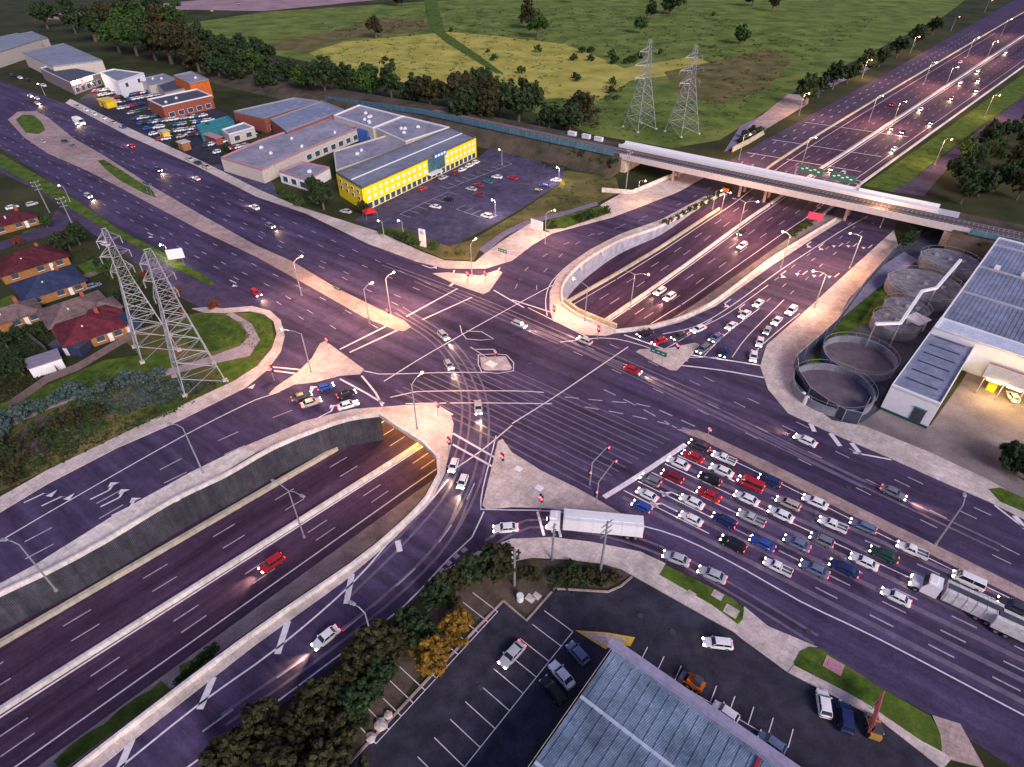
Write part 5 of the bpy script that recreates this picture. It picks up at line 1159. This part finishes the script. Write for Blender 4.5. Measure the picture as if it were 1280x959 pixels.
fstream(RIGHT, .80, 120, 210, 2, -1, 'beside the median of the upper trench', 11)
fstream(RIGHT, .50, 118, 210, 2, -1, 'in the middle lane of the upper trench', 12)
fstream(RIGHT, .80, 240, 620, 6, -1, 'on the inner freeway lane beyond the rail bridge', 13)
fstream(RIGHT, .50, 240, 520, 4, -1, 'on the middle freeway lane beyond the rail bridge', 14)
fstream(RIGHT, .22, 240, 520, 3, -1, 'on the outer freeway lane beyond the rail bridge', 15)
fstream(RIGHT, .5, -10, 55, 1, -1, 'in the lower left trench', 16)
fstream(LEFT, .5, 300, 640, 2, 1, 'heading away on the far carriageway', 17)

# trucks
def wheels(o, xs, hw, r=.5):
    for x in xs:
        for sy in (-1, 1):
            w_ = MB().tube((0, -.17, 0), (0, .17, 0), r, n=16).build('wheel', rubber, o, (x, sy*(hw-.2), r)); MB().tube((0, -.19, 0), (0, .19, 0), r*.5, n=10).build('rim', rimM, w_)
def cabm(x0, L, hw, H):
    mb = MB(); mb.add([(x0, -hw, .6), (x0+L, -hw, .6), (x0+L, hw, .6), (x0, hw, .6), (x0, -hw*.95, H), (x0+L-.55, -hw*.93, H), (x0+L-.55, hw*.93, H), (x0, hw*.95, H), (x0+L, -hw*.97, 1.7), (x0+L, hw*.97, 1.7)],
       [(3, 2, 1, 0), (4, 5, 6, 7), (0, 1, 8, 5, 4), (3, 7, 6, 9, 2), (1, 2, 9, 8), (8, 9, 6, 5), (0, 4, 7, 3)]); return mb
def truck(x, y, ang, label, body, tarp, Lb, group=None, tail=True, bonnet=True, Hb=3.2):
    p = P(x, y, 1); o = empty('truck', (p.x, p.y, .03), ang); tag(o, label, 'truck', group)
    cabm(0, 2.2, 1.2, 3.0).build('cab', white, o)
    mb = MB(); mb.add([(1.72, -1.05, 2.86), (2.18, -1.08, 1.8), (2.18, 1.08, 1.8), (1.72, 1.05, 2.86)], [(0, 1, 2, 3)]); mb.v = [(v[0]+.04, v[1], v[2]+.03) for v in mb.v]; mb.build('windscreen', glass, o)
    if bonnet: MB().box((2.9, 0, 1.15), (1.5, 2.0, 1.1), taper=.9).build('bonnet', white, o)
    MB().box((1.2, 0, 3.1), (1.2, 1.7, .25), taper=.8).build('wind_deflector', white, o)
    fx = 3.68 if bonnet else 2.24
    for sy in (-1, 1): MB().box((fx, sy*.85, .95), (.12, .35, .3)).build('headlight', headOn, o)
    MB().box((-Lb/2, 0, .85), (Lb+1, 1.0, .3)).build('chassis', steelD, o)
    mb = MB(); mb.box((-Lb/2-.5, 0, 1.0+Hb/2-.5), (Lb, 2.4, Hb-1.0)); bd = mb.build('tipper_body', body, o)
    MB().box((-Lb/2-.5, 0, Hb+.03), (Lb-.3, 1.0, .12)).build('load_cover', tarp, bd)
    for k in range(6): MB().box((-.8-k*(Lb-.6)/5.3, 0, 1.0+Hb/2-.5), (.12, 2.5, Hb-.9)).build('body_rib', body, bd)
    wheels(o, [2.7 if bonnet else 1.2, -Lb+1.8, -Lb+.5], 1.2)
    for sy in (-1, 1): MB().box((-Lb-.55, sy*.9, .9), (.1, .3, .2)).build('tail_light', tailOn, o)
    return o
tb = M('tipper_dirty_white', (.62, .60, .60), .5, .25, 1.5)
tx = R(143.5)
truck(1172, 740, tx, 'white bonneted tipper truck at the lower right edge of the queue', tb, roofD, 7.0)
p = P(1243, 778, 1); o = empty('truck_trailer', (p.x, p.y, .03), tx); tag(o, 'white dog trailer behind the tipper truck, cut by the right edge', 'trailer')
bd = MB().box((-3.5, 0, 2.1), (8, 2.4, 2.2)).build('tipper_body', tb, o); MB().box((-3.5, 0, 3.24), (7.6, 1.0, .12)).build('load_cover', roofD, bd); MB().box((-3.5, 0, .8), (8.2, 1, .3)).build('chassis', steelD, o); wheels(o, [-.4, -1.6, -5.8, -7], 1.2); MB().tube((.4, 0, .9), (2.8, 0, .9), .1).build('drawbar', steelD, o)
truck(700, 655, R(173), 'long white semi truck with warm side lights in the slip lane', white, white, 13, bonnet=False, Hb=3.6)
truck(101, 154, R(-38), 'small white truck among the streaming lanes at the upper left', white, white, 5, bonnet=False)
# small equipment in the lot
def skid(x, y, label, col, ang):
    o = empty('loader', P(x, y), ang); tag(o, label, 'loader')
    MB().box((0, 0, .9), (2.2, 1.3, .9)).build('body', col, o); MB().box((-.2, 0, 1.8), (1.1, 1.1, 1.0), taper=.85).build('cab', roofD, o)
    for sy in (-1, 1): MB().tube((-.6, sy*.75, 1.6), (1.5, sy*.75, .7), .1).build('lift_arm', col, o)
    MB().box((1.8, 0, .5), (.7, 1.7, .6), taper=.8).build('bucket', steelD, o); wheels(o, [-.7, .7], .85, .4)
skid(868, 858, 'small orange and black loader beside the gutter of the blue roof', orangeW, R(140))
skid(1090, 916, 'yellow-brown machine on the kerb beside the pink board, lower right', M('machine_yellow', (.45, .25, .05), .6, .2), R(70))
sign(1095, 890, 5.2, 2.2, M('salmon_panel', (.50, .13, .14), .7, .2), 'salmon banner board standing on the grass at the lower right', 2.4, ang=R(52))
skid(265, 15, 'tiny yellow excavator on the earthworks at the top left', ylw, R(20)); skid(298, 6, 'second tiny yellow loader on the earthworks at the very top', ylw, R(-20))
o = empty('market_tent', P(463, 272), R(30)); tag(o, 'small bright red pop-up tent at the end of the yellow block', 'tent')
mb = MB(); mb.add([(-2, -2, 2.2), (2, -2, 2.2), (2, 2, 2.2), (-2, 2, 2.2), (0, 0, 3.4)], [(0, 1, 4), (1, 2, 4), (2, 3, 4), (3, 0, 4)]); mb.build('canopy', M('tent_red', (.6, .03, .03), .7, .1), o)
for sx in (-1.9, 1.9):
    for sy in (-1.9, 1.9): MB().tube((sx, sy, 0), (sx, sy, 2.25), .05).build('pole', steel, o)
for i, (x, y) in enumerate([(662, 455), (742, 505), (700, 560), (560, 505), (905, 512), (1060, 610), (430, 392), (300, 330), (650, 350), (930, 470), (1010, 790), (800, 770), (840, 790), (600, 860), (480, 720)]):
    mb = MB(); mb.tube((0, 0, .0), (0, 0, .09), .45, n=14); tag(mb.build('manhole_cover', M('cast_iron', (.05, .05, .055), .5, .3, 5), None, P(x, y)), 'round dark iron manhole cover set in the asphalt', 'manhole', 'manhole covers')
# service pits and hydrants
def pit(x, y, label, s_=1.6, mat=conc, z=.15):
    mb = MB(); mb.box((0, 0, 0), (s_, s_*.8, .1)); mb.box((0, 0, .07), (s_*.6, s_*.45, .05)); tag(mb.build('pit_cover', mat, None, P(x, y, z), R(-38)), label, 'pit cover')
pit(897, 744, 'pale square pit cover in the middle of the right half of the grass strip'); pit(914, 764, 'pale pit cover near the rounded tip of the grass strip', 2); pit(864, 743, 'small pit cover at the lower edge of the grass strip', 1.3)
pit(1042, 832, 'reddish pit cover on the dark grass strip', 2.4, pink); pit(614, 455, 'white concrete square in the small mid-junction island', 2.4, white); pit(674, 610, 'pale square plate on the big paved island', 1.4, white); pit(648, 586, 'pale square plate near the tip of the big paved island', 1.4, white)
pit(663, 748, 'grey square cover on the bark bed below the slip lane', 1.4, concB, .02); pit(671, 745, 'second grey cover on the bark bed below the slip lane', 1.2, concB, .02)
mb = MB(); mb.tube((0, 0, 0), (0, 0, 1.2), .55, n=10); tag(mb.build('standpipe', white, None, P(650, 750), 0), 'white stubby cabinet on the bark bed next to the poles', 'cabinet')
def rock(x, y, s_, label): 
    mb = MB(); r = random.Random(int(x)); 
    bm = bmesh.new(); bmesh.ops.create_icosphere(bm, subdivisions=2, radius=s_)
    for v in bm.verts: v.co *= r.uniform(.8, 1.15); v.co.z *= .6
    me = bpy.data.meshes.new('rock'); bm.to_mesh(me); bm.free(); me.materials.append(conc); tag(link('rock', me, None, P(x, y, .2)), label, 'rock')
rock(476, 906, .9, 'larger pale rock on the bark bank, lower left of the bays'); rock(485, 894, .6, 'smaller pale rock on the bark bank beside the larger one'); rock(464, 922, .7, 'lowest pale rock on the bark bank')

# ------------------------------------------------------------------ trees
def tree_proto(seed, rad, hgt, leaf, nl=60, npl=34, ls=.55, trunkh=None, lobes=6, sq=.75):
    r = random.Random(seed); th = trunkh if trunkh is not None else hgt*.35
    tk = MB(); tk.tube((0, 0, -.1), (0, 0, th), rad*.09, rad*.06, n=7)
    cr = MB(); L = []
    for i in range(lobes):
        a = 2*math.pi*i/lobes+r.uniform(-.4, .4); d = rad*r.uniform(.25, .55)
        L.append((Vector((math.cos(a)*d, math.sin(a)*d, hgt*r.uniform(.36, .70))), rad*r.uniform(.38, .60)))
    L.append((Vector((0, 0, hgt*.8)), rad*.5))
    for c, q in L:
        tk.tube((0, 0, th*r.uniform(.6, 1)), c, rad*.045, rad*.015, n=5)
        for k in range(nl//3):
            u = Vector((r.gauss(0, 1), r.gauss(0, 1), r.gauss(0, 1))).normalized()
            cc_ = c+Vector((u.x, u.y, u.z*sq))*q*r.uniform(.55, 1.0); cs = q*r.uniform(.22, .4)
            for j in range(npl):
                w_ = Vector((r.gauss(0, 1), r.gauss(0, 1), r.gauss(0, 1))); w_.normalize()
                p = cc_+w_*cs*r.uniform(.3, 1.0); nrm = (w_+Vector((r.uniform(-.6, .6), r.uniform(-.6, .6), r.uniform(.1, .9)))).normalized(); s_ = ls*r.uniform(.5, 1.1)
                t1_ = nrm.orthogonal().normalized(); t2_ = nrm.cross(t1_); a_ = r.uniform(0, 3.1); ta = t1_*math.cos(a_)+t2_*math.sin(a_); tb_ = nrm.cross(ta)
                b_ = len(cr.v); cr.v += [tuple(p+ta*s_), tuple(p+tb_*s_*.6), tuple(p-ta*s_), tuple(p-tb_*s_*.6)]; cr.f.append([b_, b_+1, b_+2, b_+3]); cr.mi.append(0)
    def me(n_, mb, mat):
        m = bpy.data.meshes.new(n_); m.from_pydata(mb.v, [], mb.f); m.materials.append(mat); return m
    return me('trunk', tk, bark), me('crown', cr, leaf)
TP = {'big': [tree_proto(i, 6, 11, leafs[0], 66, 30, .62) for i in range(4)], 'tall': [tree_proto(40+i, 4.2, 13, leafs[0], 54, 20, .5, lobes=8, sq=1.0) for i in range(3)], 'mid': [tree_proto(10+i, 3.2, 6, leafs[0], 48, 26, .38, lobes=5) for i in range(3)],
      'bush': [tree_proto(20+i, 1.6, 1.9, leafs[0], 30, 22, .25, trunkh=.3, lobes=4) for i in range(3)]}
tr_ = random.Random(3); LABELS = {}
def tree(px, py, kind, leaf, label, s_=1.0, group=None, top=None, name=None, z=0):
    if kind == 'big' and tr_.random() < .3: kind = 'tall'
    if kind in ('big', 'tall') and leaf == 0: leaf = tr_.choice([0, 0, 0, 3, 1])
    t_, c_ = tr_.choice(TP[kind]); o = empty(name or ('shrub' if kind == 'bush' else 'tree'), P(px, py, z), tr_.uniform(0, 6.28)); o.scale = (s_, s_, s_*tr_.uniform(.9, 1.1))
    tag(o, label, 'shrub' if kind == 'bush' else 'tree', group); link('trunk', t_, o); c = link('crown', c_, o); c.material_slots[0].link = 'OBJECT'; c.material_slots[0].material = leafs[leaf]
    return o
def many(pts, kind, leaf, lab, s0=.9, s1=1.1, group=None):
    for i, (x, y) in enumerate(pts):
        tree(x, y, kind, leaf if not isinstance(leaf, (list, tuple)) else tr_.choice(leaf), lab.replace('#', ORD[i] if i < 16 else f'number {i+1}'), tr_.uniform(s0, s1), group)
# belt behind the yellow block: bases (pixel of the trunk foot)
many([(338, 112), (362, 108), (384, 118), (408, 122), (436, 118), (462, 120), (490, 126), (520, 132), (538, 138)], 'big', 0, 'large dark tree in the belt behind the grey halls, # from the left', 1.35, 1.75, 'trees in the belt behind the halls')
many([(578, 142), (602, 138), (625, 146), (648, 158), (612, 160), (585, 158)], 'big', 0, 'large dark tree clumped right behind the yellow block, # of them', 1.5, 1.9, 'trees in the clump behind the yellow block')
many([(686, 165), (712, 168), (724, 158)], 'big', 0, 'dark tree at the left end of the rail fence, # from the left', 1.2, 1.45, 'trees by the rail fence')
many([(250, 92), (275, 98), (300, 102), (318, 95), (280, 80), (305, 78), (330, 88), (255, 72)], 'big', 0, 'very dark tree in the wood beyond the orange building, # from the left', 1.5, 1.9, 'trees in the wood beyond the orange building')
many([(150, 66), (172, 70), (195, 76), (215, 80), (235, 84), (160, 50), (185, 54), (210, 60), (232, 62), (120, 52), (140, 40), (95, 42), (60, 36), (168, 34), (200, 40)], 'big', 0, 'very dark tree in the shadowy upper left wood, # of them', 1.9, 2.5, 'trees in the upper left wood')
many([(660, 36), (672, 48), (813, 25), (838, 18), (940, 8), (965, 14), (714, 4), (497, 8)], 'big', 0, 'lone round tree standing in the upper field, # of the scattered ones', 1.5, 2.1, 'lone trees in the upper field')
many([(925, 55), (800, 42), (470, 48)], 'big', 0, 'low dark tree clump in the field, # of three', 1.0, 1.4, 'low clumps in the field')
many([(717, 76), (727, 66), (738, 76), (738, 66), (765, 72), (768, 80), (784, 80), (791, 78), (799, 74), (825, 68)], 'bush', [0, 3], 'small dark bush along the top of the yellow field, # of them', 1.6, 2.6, 'bushes along the yellow field')
many([(673, 65), (652, 92), (670, 106), (718, 98), (722, 102), (763, 117), (766, 105), (617, 76), (610, 66), (564, 40), (892, 20)], 'bush', [0, 3], 'isolated bush dotted in the field, # of the dotted ones', 1.2, 2.2, 'bushes dotted in the field')
many([(1004, 132), (1022, 122), (1040, 112), (1058, 105), (1078, 94), (1098, 84), (1120, 72), (1142, 58), (1165, 44)], 'mid', 0, 'dark tree left of the freeway beyond the rail bridge, # along it', 1.8, 2.6, 'roadside trees beyond the bridge')
many([(930, 172), (940, 165), (950, 168), (925, 178)], 'bush', [3, 0], 'green shrub on the bank beyond the rail bridge, # of them', 1.2, 1.8, 'shrubs by the bridge end')
many([(1200, 255), (1222, 245), (1245, 238), (1270, 250), (1195, 230), (1215, 215), (1240, 205), (1265, 215), (1230, 185), (1255, 175), (1280, 190), (1280, 160), (1205, 200), (1275, 232)], 'big', 0, 'very dark tree in the wood at the right edge, # of them', .8, 1.1, 'trees in the right edge wood')
many([(1138, 300), (1146, 292), (1130, 310), (1205, 312), (1215, 320), (1222, 304), (1140, 288)], 'mid', 0, 'dark bushy tree around the tank plant below the rail bridge, # of them', .6, 1.0, 'bushy trees by the tank plant')
many([(690, 195), (703, 198), (716, 203), (728, 205), (738, 210), (660, 186), (672, 190), (750, 212), (646, 180), (765, 215)], 'mid', [0, 3], 'dark shrub below the rail embankment behind the car park, # from the right', .6, 1.0, 'shrubs below the rail embankment')
many([(405, 262), (398, 250)], 'big', 0, 'big tree at the near end of the yellow block, # of the pair', .75, .8, 'pair of trees at the yellow block')
tree(455, 268, 'mid', 1, 'brownish tree in front of the yellow corner wall', .9)
many([(478, 292), (487, 294), (496, 298), (505, 302), (513, 305), (519, 308), (543, 312)], 'bush', [0, 3], 'clipped shrub in the bed beside the totem sign, # from the left', 1.1, 1.7, 'shrubs by the totem sign')
many([(721, 274), (727, 277), (733, 274), (740, 272), (747, 270), (758, 266), (690, 287)], 'bush', [0, 3], 'shrub in the bed along the off-ramp, # from the left', .9, 1.4, 'shrubs along the off-ramp')
many([(832, 281), (838, 278), (846, 274), (853, 270), (861, 266), (869, 262), (877, 258), (886, 253), (895, 248), (903, 243), (911, 238)], 'bush', 3, 'low green shrub above the curved grey wall, # from the left', .8, 1.1, 'shrubs on the strip above the wall')
many([(990, 296), (997, 291), (1004, 286), (1011, 282), (1018, 276), (1024, 271)], 'bush', 3, 'low shrub between freeway and queueing ramp, # from the left', .8, 1.1, 'shrubs between freeway and ramp')
# lower-left tree bank beside the car lot
many([(585, 728), (612, 722), (628, 718), (570, 742), (548, 755)], 'mid', [0, 1], 'dark olive tree at the top of the on-ramp bank, # of them', .9, 1.2, 'trees at the top of the bank')
tree(540, 832, 'mid', 2, 'round amber-leaved tree by the bay kerb, the larger of the amber pair', 1.05); tree(573, 795, 'mid', 2, 'amber-leaved tree, the smaller one nearer the slip lane', .9)
many([(510, 790), (525, 805), (500, 815), (475, 815), (455, 838), (480, 850), (440, 860), (465, 875), (420, 880), (445, 895), (400, 890), (380, 915), (405, 925), (430, 925), (360, 945), (385, 960)], 'mid', [0, 1, 1], 'dark olive tree lower on the on-ramp bank, # counted downhill', .8, 1.1, 'trees in the lower bank')
many([(333, 925), (340, 965), (310, 950), (290, 965), (350, 985), (410, 965), (430, 965), (375, 990)], 'mid', 1, 'dark tree at the bottom edge left of the lot, # of them', 1.0, 1.3, 'trees at the bottom edge')
many([(650, 722), (668, 722), (690, 722), (705, 724), (722, 722), (738, 722), (752, 727), (766, 723), (660, 712+5), (715, 716)], 'bush', [1, 0], 'low brown-green shrub below the slip lane, # from the left', .7, 1.1, 'shrubs below the slip lane')
# park and gardens
many([(40, 516), (55, 514), (70, 506), (82, 498), (94, 494), (110, 496), (24, 528), (10, 540), (130, 488), (160, 482), (180, 478), (200, 474)], 'bush', 4, 'blue-green shrub in the park planting above the ramp, # of the planting', 1.2, 1.9, 'blue-green park shrubs')
many([(115, 515), (125, 520), (90, 530), (60, 550), (43, 548), (72, 532), (15, 570), (5, 560), (0, 590), (20, 600)], 'bush', [1, 0], 'dark bush on the purple mulch bed, # of the bed', .9, 1.6, 'bushes on the mulch bed')
many([(88, 312), (100, 306), (78, 318)], 'mid', 0, 'dense dark garden tree by the maroon-roofed house, # of three', 1.0, 1.3, 'garden trees by the maroon roof')
many([(100, 112), (155, 128), (212, 168), (238, 160), (222, 186), (262, 166), (285, 196), (300, 160), (180, 146)], 'mid', [0, 3], 'small green tree standing among the dealer cars, # of them', .5, .8, 'trees among the dealer cars')
many([(60, 285), (135, 345), (148, 352), (128, 335), (162, 372), (168, 385), (172, 362), (148, 378), (190, 398), (205, 400)], 'mid', [0, 3], 'garden tree between the houses and the pylons, # of them', .5, .8, 'garden trees by the pylons')
many([(181, 345), (221, 372), (25, 306), (268, 386)], 'bush', 5, 'rust-red garden shrub, # counted from the side street', 1.0, 1.5, 'rust-red shrubs')
many([(10, 435), (25, 425), (20, 455), (8, 470), (30, 470), (40, 420), (55, 418)], 'mid', 0, 'dark back garden tree at the left edge, # of them', .5, .8, 'dark back garden trees')
many([(375, 258), (362, 250), (350, 242)], 'bush', 3, 'green bush on the lawn by the low hall, # of three', 1.2, 1.6, 'bushes by the low hall')
many([(1255, 585), (1268, 592), (1280, 600), (1262, 575), (1275, 580)], 'mid', 0, 'very dark bush at the lower right corner of the yard, # of them', .7, 1.0, 'bushes at the yard corner')
many([(270, 812), (262, 818), (252, 828), (243, 836), (233, 846), (225, 852), (368, 762)], 'bush', 3, 'low bush on the verge in the lower left trench, # from right', .5, .8, 'bushes on the trench verge')
for o in [o for o in COL.objects if o.name.startswith('shrub') and o.get('group') == 'bushes on the trench verge']:
    p = o.location; q = P(*(0, 0)) if False else None
    # drop to the verge level, keeping the line of sight
    k = (CAM_H+6.1)/CAM_H; o.location = (p.x*k, p.y*k, -6.1)

# ground cover: scrubby tufts over the unmown slopes
def in_poly(x, y, pl):
    r_ = False; j = len(pl)-1
    for i in range(len(pl)):
        if (pl[i][1] > y) != (pl[j][1] > y) and x < (pl[j][0]-pl[i][0])*(y-pl[i][1])/(pl[j][1]-pl[i][1])+pl[i][0]: r_ = not r_
        j = i
    return r_
def cover(name, polys, n, leaf, sz, seed, hgt=.35):
    r = random.Random(seed); mb = MB()
    for px in polys:
        pl = [(p.x, p.y) for p in W(px)]; x0, x1 = min(p[0] for p in pl), max(p[0] for p in pl); y0, y1 = min(p[1] for p in pl), max(p[1] for p in pl)
        for k in range(n):
            x, y = r.uniform(x0, x1), r.uniform(y0, y1)
            if not in_poly(x, y, pl): continue
            if math.sin(x*.35+seed)+math.sin(y*.27+seed*2)+r.uniform(-1, 1) < 0: continue
            for j in range(7):
                c = Vector((x+r.gauss(0, sz), y+r.gauss(0, sz), r.uniform(.02, hgt))); a_ = r.uniform(0, 6.28); s_ = sz*r.uniform(.35, .8)
                t = Vector((math.cos(a_), math.sin(a_), r.uniform(-.3, .3)))*s_; u = Vector((-math.sin(a_), math.cos(a_), r.uniform(-.2, .8)))*s_*.6
                mb.add([c+t, c+u, c-t, c-u], [(0, 1, 2, 3)])
    o = mb.build(name, leafs[leaf]); o['kind'] = 'stuff'; o['label'] = 'scrubby ground cover on the unmown slopes'; return o
slope = [(150, 470), (225, 478), (285, 476), (225, 512), (140, 548), (60, 586), (-20, 620), (-20, 560), (60, 520)]
bank = [(478, 290), (530, 298), (560, 310), (600, 298), (700, 230), (765, 222), (770, 238), (700, 268), (632, 288), (595, 322), (555, 322)]
gardens = [(60, 300), (150, 320), (165, 400), (90, 300)]
back = [(-30, 430), (60, 410), (60, 470), (-30, 520)]
emb = [(640, 180), (770, 205), (780, 225), (700, 215), (640, 195)]
scrubf = [(740, 130), (870, 125), (960, 105), (900, 170), (840, 180), (740, 165)]
cover('ground_cover', [slope, bank, scrubf], 2600, 3, .45, 1); cover('ground_cover', [slope, back, emb], 1500, 1, .5, 2); cover('ground_cover', [[(90, 500), (230, 470), (285, 478), (225, 500), (140, 520)]], 1200, 4, .4, 3, .6)
cover('ground_cover', [back, gardens, [(640, 706), (760, 712), (780, 722), (700, 732), (650, 735)]], 900, 0, .5, 4)

fieldA = [(400, 30), (560, 10), (880, 10), (1000, 60), (880, 90), (700, 55), (560, 45), (430, 55)]
cover('field_scrub', [fieldA, [(880, 60), (1100, 20), (1000, 100), (900, 150)], [(560, 95), (640, 128), (700, 125), (790, 100), (740, 165), (640, 140)]], 2600, 1, .9, 6, .6)
cover('field_scrub', [[(385, 66), (560, 45), (705, 60), (700, 118), (570, 125), (440, 92)]], 1500, 3, .7, 8, .4)
cover('ground_cover', [[(215, 402), (262, 390), (300, 396), (340, 410), (325, 455), (268, 445), (235, 432)], [(75, 475), (205, 440), (225, 455), (90, 490), (0, 515)]], 1500, 3, .22, 9, .12)
